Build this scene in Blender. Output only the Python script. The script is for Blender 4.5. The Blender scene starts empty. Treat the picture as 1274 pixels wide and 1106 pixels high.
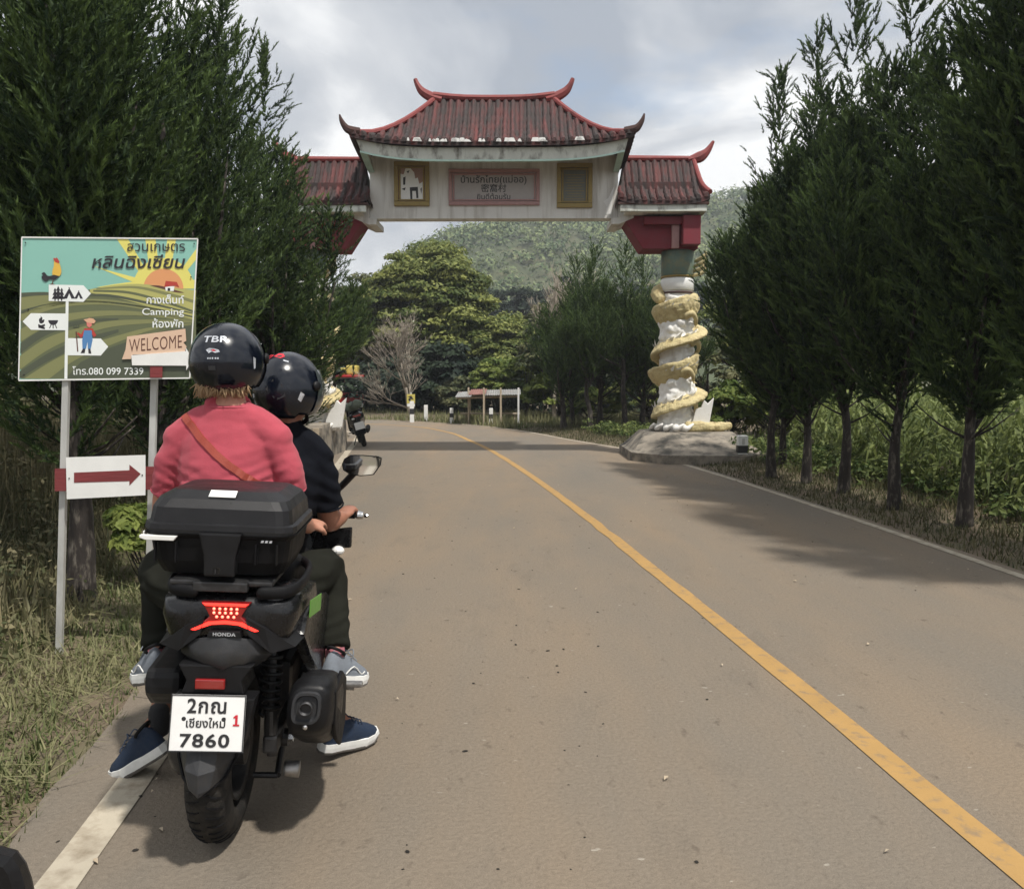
import bpy, bmesh, math, random
import numpy as np
from mathutils import Vector, Matrix, noise

R = math.radians
SC = bpy.context.scene
COL = SC.collection
random.seed(7); rng = np.random.default_rng(7)

# ------------------------------------------------------------------ camera, sky, sun, exposure
F_PX, CX, CY, CAM_H, PITCH = 1050.0, 637.0, 553.0, 1.5, math.atan(78/1050)
cam_d = bpy.data.cameras.new('camera'); cam = bpy.data.objects.new('camera', cam_d); COL.objects.link(cam)
cam.location = (0, 0, CAM_H); cam.rotation_euler = (R(90) - PITCH, 0, 0)
cam_d.sensor_width = 36; cam_d.lens = 36*F_PX/1274; cam_d.clip_start = .05; cam_d.clip_end = 3000
SC.camera = cam

SUN_FROM = Vector((.36, -.42, 1.0)).normalized()
SUN_EL = math.asin(SUN_FROM.z); SUN_AZ = math.atan2(SUN_FROM.x, SUN_FROM.y)
w = bpy.data.worlds.new('World'); SC.world = w; w.use_nodes = True
nt = w.node_tree; nt.nodes.clear()
def N(nt, t, **kw):
    n = nt.nodes.new(t)
    for k, v in kw.items():
        if k in n.inputs: n.inputs[k].default_value = v
        else: setattr(n, k, v)
    return n
def ramp(nt, stops, fac):
    r = nt.nodes.new('ShaderNodeValToRGB'); e = r.color_ramp.elements
    while len(e) < len(stops): e.new(.5)
    for i, (p, c) in enumerate(stops):
        e[i].position = p; e[i].color = (*c, 1) if isinstance(c, tuple) else (c, c, c, 1)
    nt.links.new(fac, r.inputs[0]); return r.outputs[0]
sky = N(nt, 'ShaderNodeTexSky', sky_type='NISHITA', sun_disc=False, sun_elevation=SUN_EL, sun_rotation=SUN_AZ, air_density=1.2, dust_density=1.5)
tc = N(nt, 'ShaderNodeTexCoord'); sep = N(nt, 'ShaderNodeSeparateXYZ'); nt.links.new(tc.outputs['Generated'], sep.inputs[0])
mz = N(nt, 'ShaderNodeMath', operation='MAXIMUM'); mz.inputs[1].default_value = 0; nt.links.new(sep.outputs[2], mz.inputs[0])
mz2 = N(nt, 'ShaderNodeMath', operation='ADD'); mz2.inputs[1].default_value = .32; nt.links.new(mz.outputs[0], mz2.inputs[0])
dx = N(nt, 'ShaderNodeVectorMath', operation='DIVIDE'); cb = N(nt, 'ShaderNodeCombineXYZ')
for i in range(3): nt.links.new(mz2.outputs[0], cb.inputs[i])
nt.links.new(tc.outputs['Generated'], dx.inputs[0]); nt.links.new(cb.outputs[0], dx.inputs[1])
mp = N(nt, 'ShaderNodeMapping'); mp.inputs['Location'].default_value = (4.26, 5.4, 19.42); nt.links.new(dx.outputs[0], mp.inputs[0])
n1 = N(nt, 'ShaderNodeTexNoise', Scale=1.55, Detail=7, Roughness=.56, Distortion=.25); nt.links.new(mp.outputs[0], n1.inputs['Vector'])
n2 = N(nt, 'ShaderNodeTexNoise', Scale=1.7, Detail=6, Roughness=.52, Distortion=.35); mp2 = N(nt, 'ShaderNodeMapping')
mp2.inputs['Location'].default_value = (16.07, 6.08, 17.7); nt.links.new(dx.outputs[0], mp2.inputs[0]); nt.links.new(mp2.outputs[0], n2.inputs['Vector'])
mask = ramp(nt, [(.26, 0.0), (.41, 1.0)], n1.outputs[0])
shade = ramp(nt, [(.36, (2.7, 3.0, 3.5)), (.47, (4.8, 4.95, 5.2)), (.56, (8.0, 8.0, 7.95))], n2.outputs[0])
mix = N(nt, 'ShaderNodeMix', data_type='RGBA'); nt.links.new(mask, mix.inputs[0])
nt.links.new(sky.outputs[0], mix.inputs[6]); nt.links.new(shade, mix.inputs[7])
bg = N(nt, 'ShaderNodeBackground', Strength=.12); nt.links.new(mix.outputs[2], bg.inputs[0])
wo = N(nt, 'ShaderNodeOutputWorld'); nt.links.new(bg.outputs[0], wo.inputs[0])

sd = bpy.data.lights.new('sun', 'SUN'); sun = bpy.data.objects.new('sun', sd); COL.objects.link(sun)
sd.energy = 4.2; sd.angle = R(2.8); sd.color = (1, .95, .87)
sun.rotation_euler = SUN_FROM.to_track_quat('Z', 'Y').to_euler()
SC.view_settings.view_transform = 'Standard'; SC.view_settings.look = 'None'
SC.view_settings.exposure = .30; SC.view_settings.gamma = 1; SC.view_settings.use_curve_mapping = False

# ------------------------------------------------------------------ measuring helpers (photo measurement -> point in metres)
_c, _s = math.cos(PITCH), math.sin(PITCH)
def ray(u, v):
    a, b = u - CX, CY - v
    return Vector((a, F_PX*_c + b*_s, -F_PX*_s + b*_c))
def P(u, v, Y):
    d = ray(u, v); t = Y/d.y
    return Vector((d.x*t, Y, CAM_H + d.z*t))
def G(u, v, z=0):
    d = ray(u, v); t = (z - CAM_H)/d.z
    return Vector((d.x*t, d.y*t, z))

# ------------------------------------------------------------------ materials
def c8(r, g, b):
    f = lambda x: (x/255/12.92) if x <= 10 else ((x/255 + .055)/1.055)**2.4
    return (f(r), f(g), f(b))
def mat(name, col, rough=.6, metal=0, var=.0, vs=6, col2=None, mixp=(.4, .65), ms=3, bump=0, bs=40, coat=0, emis=0, spec=.5, trans=0, stretch=(1, 1, 1), attr=None, sheen=0, detail=5, alpha=None):
    """Principled with optional blotches of a second colour, brightness variation and fine relief."""
    m = bpy.data.materials.new(name); m.use_nodes = True; t = m.node_tree; b = t.nodes['Principled BSDF']; L = t.links.new
    b.inputs['Roughness'].default_value = rough; b.inputs['Metallic'].default_value = metal
    b.inputs['Specular IOR Level'].default_value = spec; b.inputs['Coat Weight'].default_value = coat
    b.inputs['Coat Roughness'].default_value = .08
    if sheen: b.inputs['Sheen Weight'].default_value = sheen
    tcn = N(t, 'ShaderNodeTexCoord'); mpn = N(t, 'ShaderNodeMapping'); mpn.inputs['Scale'].default_value = stretch; L(tcn.outputs['Object'], mpn.inputs[0])
    base = N(t, 'ShaderNodeRGB'); base.outputs[0].default_value = (*col, 1); cur = base.outputs[0]
    if attr:
        a = N(t, 'ShaderNodeAttribute', attribute_name=attr); mx = N(t, 'ShaderNodeMix', data_type='RGBA'); L(a.outputs['Fac'], mx.inputs[0]); L(cur, mx.inputs[6])
        mx.inputs[7].default_value = (*col2, 1); cur = mx.outputs[2]
    elif col2:
        n = N(t, 'ShaderNodeTexNoise', Scale=ms, Detail=detail, Roughness=.62); L(mpn.outputs[0], n.inputs['Vector'])
        f = ramp(t, [(mixp[0], 0.0), (mixp[1], 1.0)], n.outputs[0]); mx = N(t, 'ShaderNodeMix', data_type='RGBA'); L(f, mx.inputs[0]); L(cur, mx.inputs[6])
        mx.inputs[7].default_value = (*col2, 1); cur = mx.outputs[2]
    if var:
        n = N(t, 'ShaderNodeTexNoise', Scale=vs, Detail=6, Roughness=.65); L(mpn.outputs[0], n.inputs['Vector'])
        mr = N(t, 'ShaderNodeMapRange'); mr.inputs[1].default_value = .25; mr.inputs[2].default_value = .75; mr.inputs[3].default_value = 1-var; mr.inputs[4].default_value = 1+var; L(n.outputs[0], mr.inputs[0])
        hs = N(t, 'ShaderNodeHueSaturation'); L(mr.outputs[0], hs.inputs['Value']); L(cur, hs.inputs['Color']); cur = hs.outputs[0]
        mr2 = N(t, 'ShaderNodeMapRange'); mr2.inputs[1].default_value = .3; mr2.inputs[2].default_value = .7; mr2.inputs[3].default_value = max(.02, rough-.12); mr2.inputs[4].default_value = min(1, rough+.12); L(n.outputs[0], mr2.inputs[0]); L(mr2.outputs[0], b.inputs['Roughness'])
    L(cur, b.inputs['Base Color'])
    if emis: L(cur, b.inputs['Emission Color']); b.inputs['Emission Strength'].default_value = emis
    if bump:
        n = N(t, 'ShaderNodeTexNoise', Scale=bs, Detail=5, Roughness=.6); L(mpn.outputs[0], n.inputs['Vector'])
        bp = N(t, 'ShaderNodeBump', Strength=min(1, bump), Distance=.01 if bs > 15 else .05); L(n.outputs[0], bp.inputs['Height']); L(bp.outputs[0], b.inputs['Normal'])
    if trans:
        o = t.nodes['Material Output']; tr = N(t, 'ShaderNodeBsdfTranslucent'); L(cur, tr.inputs[0]); ms_ = N(t, 'ShaderNodeMixShader'); ms_.inputs[0].default_value = trans
        L(b.outputs[0], ms_.inputs[1]); L(tr.outputs[0], ms_.inputs[2]); L(ms_.outputs[0], o.inputs[0])
    return m

M = {}
M['black_plastic'] = mat('black_plastic', (.009, .009, .010), .42, var=.25, vs=25, bump=.12, bs=500, spec=0.22)
M['box_plastic'] = mat('box_plastic', (.012, .012, .0135), .38, var=.2, vs=14, bump=.2, bs=420, spec=0.28)
M['matte_black'] = mat('matte_black', (.007, .007, .008), .6, var=.3, vs=18, bump=.2, bs=300, spec=0.15)
M['grey_plastic'] = mat('grey_plastic', (.032, .033, .036), .5, var=.22, vs=22, col2=(.05, .045, .04), mixp=(.5, .8), ms=14, bump=.15, bs=300, spec=0.3)
M['gloss_black'] = mat('gloss_black', (.005, .005, .006), .28, coat=.15, spec=.4, var=.06, vs=30)
M['helmet_paint'] = mat('helmet_paint', (.004, .006, .012), .2, coat=.25, var=.3, vs=12, spec=.4)
M['tyre'] = mat('tyre_rubber', (.018, .017, .016), .8, col2=(.055, .048, .04), mixp=(.45, .8), ms=22, bump=.5, bs=160, spec=0.15)
M['metal'] = mat('cast_metal', (.32, .31, .3), .45, metal=.9, var=.3, vs=30, bump=.2, bs=120)
M['dark_metal'] = mat('dark_metal', (.05, .05, .052), .45, metal=.7, var=.3, vs=30, bump=.2, bs=120)
M['chrome'] = mat('bright_metal', (.6, .6, .6), .2, metal=1, var=.1, vs=40)
M['white_paint'] = mat('white_paint', (.72, .72, .70), .5, var=.05, vs=9, bump=.05, bs=60)
M['plate_white'] = mat('plate_white', (.74, .74, .73), .4, var=.04, vs=20)
M['ink'] = mat('ink_black', (.02, .02, .022), .5)
M['ink_red'] = mat('ink_red', (.5, .015, .03), .5)
M['silver_print'] = mat('silver_print', (.5, .52, .56), .3, metal=.4, var=.3, vs=60)
M['skin'] = mat('skin', (.43, .21, .14), .5, var=.12, vs=30, col2=(.36, .15, .10), mixp=(.4, .7), ms=9, bump=.12, bs=260)
M['skin_tan'] = mat('skin_tan', (.30, .135, .085), .5, var=.14, vs=30, col2=(.24, .10, .065), mixp=(.4, .7), ms=9, bump=.15, bs=260)
M['pink_cloth'] = mat('coral_pink_cloth', (.38, .066, .090), .9, var=.10, vs=14, bump=.25, bs=380, sheen=.1, spec=0.15)
M['black_cloth'] = mat('black_cloth', (.0065, .0075, .011), .9, var=.2, vs=9, bump=.25, bs=380, spec=0.08)
M['olive_cloth'] = mat('dark_olive_cloth', (.014, .0145, .011), .92, var=.25, vs=9, bump=.3, bs=300, spec=0.08)
M['strap'] = mat('red_brown_leather', (.27, .04, .022), .5, var=.15, vs=30, bump=.2, bs=200)
M['hair'] = mat('blond_hair', (.40, .27, .15), .5, var=.4, vs=120, stretch=(4, 4, .4), bump=.6, bs=130)
M['dark_hair'] = mat('dark_hair', (.06, .04, .03), .5, var=.4, vs=120, stretch=(4, 4, .4), bump=.6, bs=130)
M['shoe_grey'] = mat('shoe_mesh_grey', (.17, .19, .22), .8, var=.15, vs=60, bump=.5, bs=420)
M['shoe_blue'] = mat('shoe_mesh_blue', (.006, .018, .045), .8, var=.2, vs=60, bump=.5, bs=420)
M['sole_white'] = mat('sole_white', (.66, .66, .64), .6, var=.1, vs=30)
M['sole_dark'] = mat('sole_dark', (.09, .08, .07), .8, var=.3, vs=40, bump=.5, bs=120)
M['sock'] = mat('sock', (.02, .02, .022), .9, bump=.4, bs=300)
M['sock_pink'] = mat('sock_rose', (.3, .10, .12), .9, bump=.4, bs=300)
M['red_lens'] = mat('red_lens', (.22, .006, .006), .12, coat=.8)
M['lamp_red'] = mat('lit_lamp_red', (1, .03, .02), .3, emis=2.2)
M['lamp_dot'] = mat('lit_lamp_dot', (1, .14, .09), .3, emis=4)
M['mirror'] = mat('mirror_glass', (.8, .82, .85), .03, metal=1)
M['visor'] = mat('smoked_visor', (.05, .06, .065), .05, spec=.8, coat=.5)
M['green_sticker'] = mat('green_sticker', (.10, .26, .04), .4, var=.1, vs=60)
M['bark'] = mat('bark', (.022, .017, .014), .95, var=.5, vs=22, col2=(.10, .088, .072), mixp=(.52, .68), ms=22, stretch=(1, 1, .30), bump=1, bs=34)
M['bark_pale'] = mat('pale_bark', (.30, .26, .21), .9, var=.25, vs=8, bump=.6, bs=20)
FOL = dict(rough=.65, spec=.25, attr='tint')
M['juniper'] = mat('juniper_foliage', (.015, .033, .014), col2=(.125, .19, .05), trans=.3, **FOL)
M['juniper_light'] = mat('juniper_foliage_light', (.022, .045, .013), col2=(.10, .15, .036), trans=.25, **FOL)
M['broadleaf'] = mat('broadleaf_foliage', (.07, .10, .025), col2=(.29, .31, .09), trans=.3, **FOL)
M['broadleaf_dark'] = mat('broadleaf_dark', (.008, .018, .012), col2=(.028, .045, .022), trans=.2, **FOL)
M['shrub'] = mat('bright_shrub_leaves', (.07, .11, .02), col2=(.24, .28, .07), trans=.35, **FOL)
M['olive_leaf'] = mat('olive_leaf', (.045, .06, .025), col2=(.15, .15, .07), trans=.25, **FOL)
M['corn'] = mat('maize_leaves', (.04, .07, .016), col2=(.22, .26, .085), trans=.35, **FOL)
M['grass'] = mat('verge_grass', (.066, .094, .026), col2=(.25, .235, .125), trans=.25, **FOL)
M['grass_shade'] = mat('shaded_grass', (.04, .05, .018), col2=(.15, .13, .065), trans=.2, **FOL)  # darker copy of the verge grass, shade under the junipers put into its colour
M['weeds'] = mat('dry_weeds', (.06, .07, .03), col2=(.30, .26, .15), trans=.2, **FOL)
M['forest'] = mat('hill_forest', (.06, .10, .04), col2=(.24, .28, .12), trans=.15, **FOL)
M['concrete'] = mat('weathered_concrete', (.24, .21, .17), .9, var=.3, vs=5, col2=(.07, .065, .055), mixp=(.45, .62), ms=3.2, bump=.5, bs=18)
M['plaster'] = mat('stained_white_plaster', (.66, .65, .62), .8, var=.06, vs=4, col2=(.33, .30, .26), mixp=(.50, .80), ms=2.6, stretch=(2.2, 1, .22), bump=.15, bs=30)
M['fascia'] = mat('stained_fascia', (.56, .58, .53), .8, var=.15, vs=5, col2=(.10, .085, .07), mixp=(.50, .68), ms=4.2, stretch=(1, 1, .5), bump=.2, bs=30)
M['mint'] = mat('mint_edge', (.45, .62, .55), .7, var=.15, vs=5)
M['roof_red'] = mat('weathered_red_tile', (.135, .031, .029), .8, var=.45, vs=7, col2=(.030, .021, .020), mixp=(.26, .56), ms=2.6, stretch=(3.2, .45, .45), bump=.5, bs=30)
M['roof_under'] = mat('dark_roof_gutter', (.06, .03, .026), .9, var=.3, vs=8)
M['horn_red'] = mat('horn_red', (.20, .035, .033), .7, var=.2, vs=8, col2=(.08, .02, .02), mixp=(.55, .75), ms=4)
M['bracket_red'] = mat('bracket_red', (.16, .018, .028), .75, var=.15, vs=4, bump=.1, bs=30)
M['gold'] = mat('gold_frame', (.26, .19, .06), .55, metal=.2, var=.2, vs=20)
M['pink_frame'] = mat('rose_marble', (.36, .20, .19), .5, var=.15, vs=14)
M['plaque'] = mat('grey_plaque', (.37, .34, .33), .5, var=.08, vs=10)
M['dark_panel'] = mat('dark_panel', (.11, .115, .10), .5, var=.2, vs=14)
M['panel_rust'] = mat('faded_poster', (.33, .21, .17), .7, var=.2, vs=8)
M['green_band'] = mat('green_band', (.10, .145, .115), .8, col2=(.15, .15, .09), mixp=(.45, .7), ms=5, var=.2, vs=8)
M['cloud_relief'] = mat('white_relief', (.72, .71, .68), .8, var=.08, vs=6, col2=(.45, .42, .36), mixp=(.6, .8), ms=6, bump=.3, bs=30)
M['dragon'] = mat('dragon_gold', (.50, .42, .22), .65, var=.18, vs=9, col2=(.30, .22, .10), mixp=(.5, .75), ms=7, bump=.8, bs=46)
M['galv'] = mat('galvanised_post', (.50, .50, .48), .55, metal=.3, var=.2, vs=12, stretch=(1, 1, .3))
M['maroon_wood'] = mat('maroon_wood', (.17, .028, .03), .8, var=.25, vs=14, stretch=(.3, 1, 2), bump=.3, bs=30)
M['yellow_line'] = mat('yellow_line', (.35, .21, .07), .85, var=.14, vs=3, col2=(.20, .145, .09), mixp=(.52, .74), ms=16, bump=.3, bs=120)
M['white_line'] = mat('white_line', (.40, .355, .28), .85, var=.14, vs=3, col2=(.20, .16, .11), mixp=(.46, .74), ms=9, bump=.3, bs=120)
M['red_paint'] = mat('truck_red', (.36, .012, .012), .3, coat=.5)
M['glass_dark'] = mat('dark_glass', (.02, .025, .03), .06, spec=.8)
M['tin'] = mat('tin_sheet', (.34, .34, .33), .5, metal=.4, var=.25, vs=4, col2=(.22, .09, .06), mixp=(.55, .75), ms=2)
M['tin_rust'] = mat('tin_sheet_rust', (.25, .12, .10), .7, metal=.2, var=.25, vs=4)
M['rust_cloth'] = mat('bag_green', (.10, .12, .09), .8, var=.2, vs=12)
M['yellow_sign'] = mat('yellow_sign', (.50, .42, .10), .5)
M['wood_pale'] = mat('pale_wood', (.40, .33, .24), .8, var=.25, vs=10, stretch=(2, 2, .4), bump=.3, bs=30)

# ------------------------------------------------------------------ object helpers
def link(o, parent=None):
    COL.objects.link(o)
    if parent is not None: o.parent = parent
    return o
def tag(o, label=None, cat=None, group=None, kind=None):
    if label: o['label'] = label
    if cat: o['category'] = cat
    if group: o['group'] = group
    if kind: o['kind'] = kind
    return o
def empty(name, loc=(0, 0, 0), rz=0, **kw):
    o = bpy.data.objects.new(name, None); link(o); o.location = loc; o.rotation_euler = (0, 0, rz); o.empty_display_size = .1
    return tag(o, **kw)
def dup(root, loc=None, rz=None, sc=None, label=None, group=None):
    def cp(o, par):
        c = o.copy(); COL.objects.link(c); c.parent = par
        for ch in kids.get(o, []): cp(ch, c)
        return c
    kids = {}
    for o in COL.objects:
        if o.parent: kids.setdefault(o.parent, []).append(o)
    r = cp(root, None)
    if loc is not None: r.location = loc
    if rz is not None: r.rotation_euler.z = rz
    if sc is not None: r.scale = (sc, sc, sc) if not isinstance(sc, tuple) else sc
    if label: r['label'] = label
    if group: r['group'] = group
    return r
def mobj(name, vf, m, parent=None, smooth=False, **kw):
    """vf: (verts, faces) or a mesh; m: material or list (then faces carry no index, use vf[2])."""
    if isinstance(vf, bpy.types.Mesh): me = vf
    else:
        me = bpy.data.meshes.new(name); me.from_pydata([tuple(v) for v in vf[0]], [], vf[1])
        if len(vf) > 2: me.polygons.foreach_set('material_index', vf[2])
    if m is not None:
        for x in (m if isinstance(m, (list, tuple)) else [m]): me.materials.append(x)
    if smooth: me.polygons.foreach_set('use_smooth', [True]*len(me.polygons))
    me.update()
    o = bpy.data.objects.new(name, me); link(o, parent); return tag(o, **kw)
def join(*parts):
    V, Fc = [], []
    for p in parts:
        k = len(V); V += [Vector(v) for v in p[0]]; Fc += [tuple(i+k for i in f) for f in p[1]]
    return V, Fc
def joinm(pairs):
    """pairs of (vf, material index)"""
    V, Fc, I = [], [], []
    for p, mi in pairs:
        k = len(V); V += [Vector(v) for v in p[0]]; Fc += [tuple(i+k for i in f) for f in p[1]]; I += [mi]*len(p[1])
    return V, Fc, I
def xf(vf, mtx): return [mtx @ Vector(v) for v in vf[0]], vf[1]
def TRS(loc=(0, 0, 0), rot=(0, 0, 0), sc=(1, 1, 1)):
    from mathutils import Euler
    return Matrix.Translation(loc) @ Euler(rot).to_matrix().to_4x4() @ Matrix.Diagonal((*sc, 1))
def from_bm(bm):
    bm.verts.ensure_lookup_table(); bm.verts.index_update()
    r = ([v.co.copy() for v in bm.verts], [tuple(v.index for v in f.verts) for f in bm.faces]); bm.free(); return r
def box(c, s, bev=0, rot=None, seg=2):
    bm = bmesh.new(); bmesh.ops.create_cube(bm, size=1)
    bmesh.ops.scale(bm, vec=s, verts=bm.verts)
    if bev: bmesh.ops.bevel(bm, geom=bm.edges[:], offset=min(bev, min(s)*.45), segments=seg, affect='EDGES', profile=.6)
    vf = from_bm(bm)
    return xf(vf, TRS(c, rot or (0, 0, 0)))
def prism(poly, axis, a0, a1, bev=0, seg=2):
    """2-D outline pushed along an axis: axis 'x' -> outline is (y,z), 'y' -> (x,z), 'z' -> (x,y)."""
    mk = {'x': lambda p, a: (a, p[0], p[1]), 'y': lambda p, a: (p[0], a, p[1]), 'z': lambda p, a: (p[0], p[1], a)}[axis]
    n = len(poly); bm = bmesh.new()
    A = [bm.verts.new(mk(p, a0)) for p in poly]; B = [bm.verts.new(mk(p, a1)) for p in poly]
    bm.faces.new(A); bm.faces.new(B[::-1])
    for i in range(n): bm.faces.new((A[i], A[(i+1) % n], B[(i+1) % n], B[i]))
    bmesh.ops.recalc_face_normals(bm, faces=bm.faces)
    if bev: bmesh.ops.bevel(bm, geom=bm.edges[:], offset=bev, segments=seg, affect='EDGES', profile=.6)
    return from_bm(bm)
def loft(rings, cap=True, closed=False):
    V = []; Fc = []; n = len(rings[0])
    for r in rings: V += [Vector(p) for p in r]
    m = len(rings)
    for i in range(m - (0 if closed else 1)):
        for j in range(n):
            a, b = i*n + j, i*n + (j+1) % n; c, d = ((i+1) % m)*n + (j+1) % n, ((i+1) % m)*n + j
            Fc.append((a, b, c, d))
    if cap and not closed: Fc += [tuple(range(n))[::-1], tuple((m-1)*n + j for j in range(n))]
    return V, Fc
def catmull(pts, k=6):
    pts = [Vector(p) for p in pts]; out = []
    for i in range(len(pts)-1):
        p0, p1, p2, p3 = pts[max(i-1, 0)], pts[i], pts[i+1], pts[min(i+2, len(pts)-1)]
        for j in range(k):
            t = j/k; out.append(.5*((2*p1) + (p2-p0)*t + (2*p0-5*p1+4*p2-p3)*t*t + (3*p1-p0-3*p2+p3)*t**3))
    out.append(pts[-1]); return out
def tube(pts, rad, n=10, hint=(1, 0, 0), k=0, dome=False):
    """swept tube; rad scalars or (across hint, other) pairs; k > 0 smooths the path and radii."""
    rad = [r if isinstance(r, (tuple, list)) else (r, r) for r in (rad if isinstance(rad, (list, tuple)) and len(rad) == len(pts) else [rad]*len(pts))]
    if k:
        rv = catmull([Vector((r[0], r[1], 0)) for r in rad], k); rad = [(max(v.x, 1e-4), max(v.y, 1e-4)) for v in rv]; pts = catmull(pts, k)
    pts = [Vector(p) for p in pts]; rings = []; h = Vector(hint)
    def ring(p, t, r, hh):
        a = (hh - t*hh.dot(t)); a = a.normalized() if a.length > 1e-5 else t.orthogonal().normalized(); b = t.cross(a)
        return [p + a*(math.cos(q*2*math.pi/n)*r[0]) + b*(math.sin(q*2*math.pi/n)*r[1]) for q in range(n)], a
    T = [(pts[min(i+1, len(pts)-1)] - pts[max(i-1, 0)]).normalized() for i in range(len(pts))]
    if dome:
        for q in (.05, .45, .8):
            rings.append(ring(pts[0] - T[0]*(max(rad[0])*math.sqrt(1-q*q)*.8), T[0], (rad[0][0]*q, rad[0][1]*q), h)[0])
    for p, t, r in zip(pts, T, rad):
        rg, h = ring(p, t, r, h); rings.append(rg)
    if dome:
        for q in (.8, .45, .05):
            rings.append(ring(pts[-1] + T[-1]*(max(rad[-1])*math.sqrt(1-q*q)*.8), T[-1], (rad[-1][0]*q, rad[-1][1]*q), h)[0])
    return loft(rings)
def lathe(prof, n=20, axis='z'):
    rings = []
    for r, z in prof:
        rg = []
        for i in range(n):
            a = i*2*math.pi/n; x, y = r*math.cos(a), r*math.sin(a)
            rg.append({'z': (x, y, z), 'y': (x, z, -y), 'x': (z, x, y)}[axis])
        rings.append(rg)
    return loft(rings)
def ell(c, r, n=14, m=9, rot=None):
    rings = [[(math.cos(a)*s, math.sin(a)*s, z) for a in [i*2*math.pi/n for i in range(n)]] for s, z in [(max(1e-3, math.sin(q*math.pi/m)), -math.cos(q*math.pi/m)) for q in range(m+1)]]
    return xf(loft(rings), TRS(c, rot or (0, 0, 0), r))
def fuse(name, parts, voxel=.009, smooth=3, keep=1.0):
    """one continuous closed surface from overlapping closed volumes"""
    V, Fc = join(*parts); me = bpy.data.meshes.new(name); me.from_pydata([tuple(v) for v in V], [], Fc); me.update()
    bm = bmesh.new(); bm.from_mesh(me); bmesh.ops.recalc_face_normals(bm, faces=bm.faces); bm.to_mesh(me); bm.free()
    o = bpy.data.objects.new(name, me); COL.objects.link(o)
    rm = o.modifiers.new('r', 'REMESH'); rm.mode = 'VOXEL'; rm.voxel_size = voxel; rm.use_smooth_shade = True
    if smooth: sm = o.modifiers.new('s', 'SMOOTH'); sm.iterations = smooth; sm.factor = .5
    dg = bpy.context.evaluated_depsgraph_get(); dg.update()
    out = bpy.data.meshes.new_from_object(o.evaluated_get(dg)); out.name = name
    bpy.data.objects.remove(o); bpy.data.meshes.remove(me); return out
def displace(me, fn):
    n = len(me.vertices); co = np.empty(n*3); me.vertices.foreach_get('co', co); co = co.reshape(-1, 3)
    no = np.array([tuple(v.normal) for v in me.vertices]); d = np.array([fn(Vector(c), Vector(k)) for c, k in zip(co, no)])
    me.vertices.foreach_set('co', (co + no*d[:, None]).ravel()); me.update(); return me
_txt = {}
def text(s, size=1, shear=0, off=0, ext=0, spacing=1, align='CENTER'):
    """flat lettering as (verts, faces) in the xy plane, centred"""
    cu = bpy.data.curves.new('t', 'FONT'); cu.body = s; cu.size = size; cu.shear = shear; cu.offset = off*size; cu.extrude = ext; cu.space_character = spacing; cu.resolution_u = 4
    cu.align_x = align; cu.align_y = 'CENTER'
    o = bpy.data.objects.new('t', cu); COL.objects.link(o); dg = bpy.context.evaluated_depsgraph_get(); dg.update()
    me = o.evaluated_get(dg).to_mesh(); V = [v.co.copy() for v in me.vertices]; Fc = [tuple(p.vertices) for p in me.polygons]
    o.evaluated_get(dg).to_mesh_clear(); bpy.data.objects.remove(o); bpy.data.curves.remove(cu); return V, Fc
def fit(vf, w=None, h=None):
    V = vf[0]
    if not V: return vf
    x0, x1 = min(v.x for v in V), max(v.x for v in V); y0, y1 = min(v.y for v in V), max(v.y for v in V)
    sx = w/(x1-x0) if w else None; sy = h/(y1-y0) if h else None; sx = sx or sy; sy = sy or sx
    return [Vector(((v.x-(x0+x1)/2)*sx, (v.y-(y0+y1)/2)*sy, v.z)) for v in V], vf[1]
def npmesh(name, tris, mat_, tint=None, parent=None, quads=False, **kw):
    """fast mesh from an (n,3|4,3) array with a per-face tint"""
    k = tris.shape[1]; n = len(tris); me = bpy.data.meshes.new(name)
    me.vertices.add(n*k); me.vertices.foreach_set('co', tris.reshape(-1).astype(np.float32))
    me.loops.add(n*k); me.loops.foreach_set('vertex_index', np.arange(n*k, dtype=np.int32))
    me.polygons.add(n); me.polygons.foreach_set('loop_start', np.arange(0, n*k, k, dtype=np.int32))
    try: me.polygons.foreach_set('loop_total', np.full(n, k, dtype=np.int32))
    except Exception: pass
    me.update(calc_edges=True)
    if tint is not None:
        a = me.attributes.new('tint', 'FLOAT', 'FACE'); a.data.foreach_set('value', np.clip(tint, 0, 1).astype(np.float32))
    me.materials.append(mat_); o = bpy.data.objects.new(name, me); link(o, parent); return tag(o, **kw)
def unit(a): return a/np.maximum(np.linalg.norm(a, axis=-1, keepdims=True), 1e-9)

# ================================================================== SETTING: land, road, hill
def interp_poly(pts, n=160):
    c = catmull([Vector((*p, 0)) for p in pts], 24); d = [0]
    for a, b in zip(c, c[1:]): d.append(d[-1] + (b-a).length)
    t = np.linspace(0, d[-1], n); x = np.interp(t, d, [p.x for p in c]); y = np.interp(t, d, [p.y for p in c]); return np.stack([x, y], 1)
L_PTS = [(-.40, -9), (-.85, -3), (-1.36, 2.45), (-1.55, 4), (-1.98, 7), (-2.42, 10), (-2.98, 14), (-3.55, 18.2), (-4.0, 21.6), (-4.6, 24.6), (-6.2, 27.2), (-9.5, 29.2), (-16, 31), (-30, 34)]
C_PTS = [(2.7, -9), (2.15, -3), (1.57, 2.45), (1.42, 4), (1.09, 7), (.75, 10), (.22, 14), (-.43, 18.2), (-1.10, 21.6), (-1.95, 25.2), (-3.6, 28.6), (-7.5, 31.4), (-15, 33.6), (-30, 37)]
R_PTS = [(4.75, -9), (4.45, -3), (4.15, 2.45), (4.08, 4), (3.90, 7), (3.67, 10), (3.28, 14), (2.66, 18.2), (1.55, 21.6), (.10, 26.2), (-2.0, 30.2), (-6.0, 33.5), (-14, 36.2), (-30, 40)]
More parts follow.
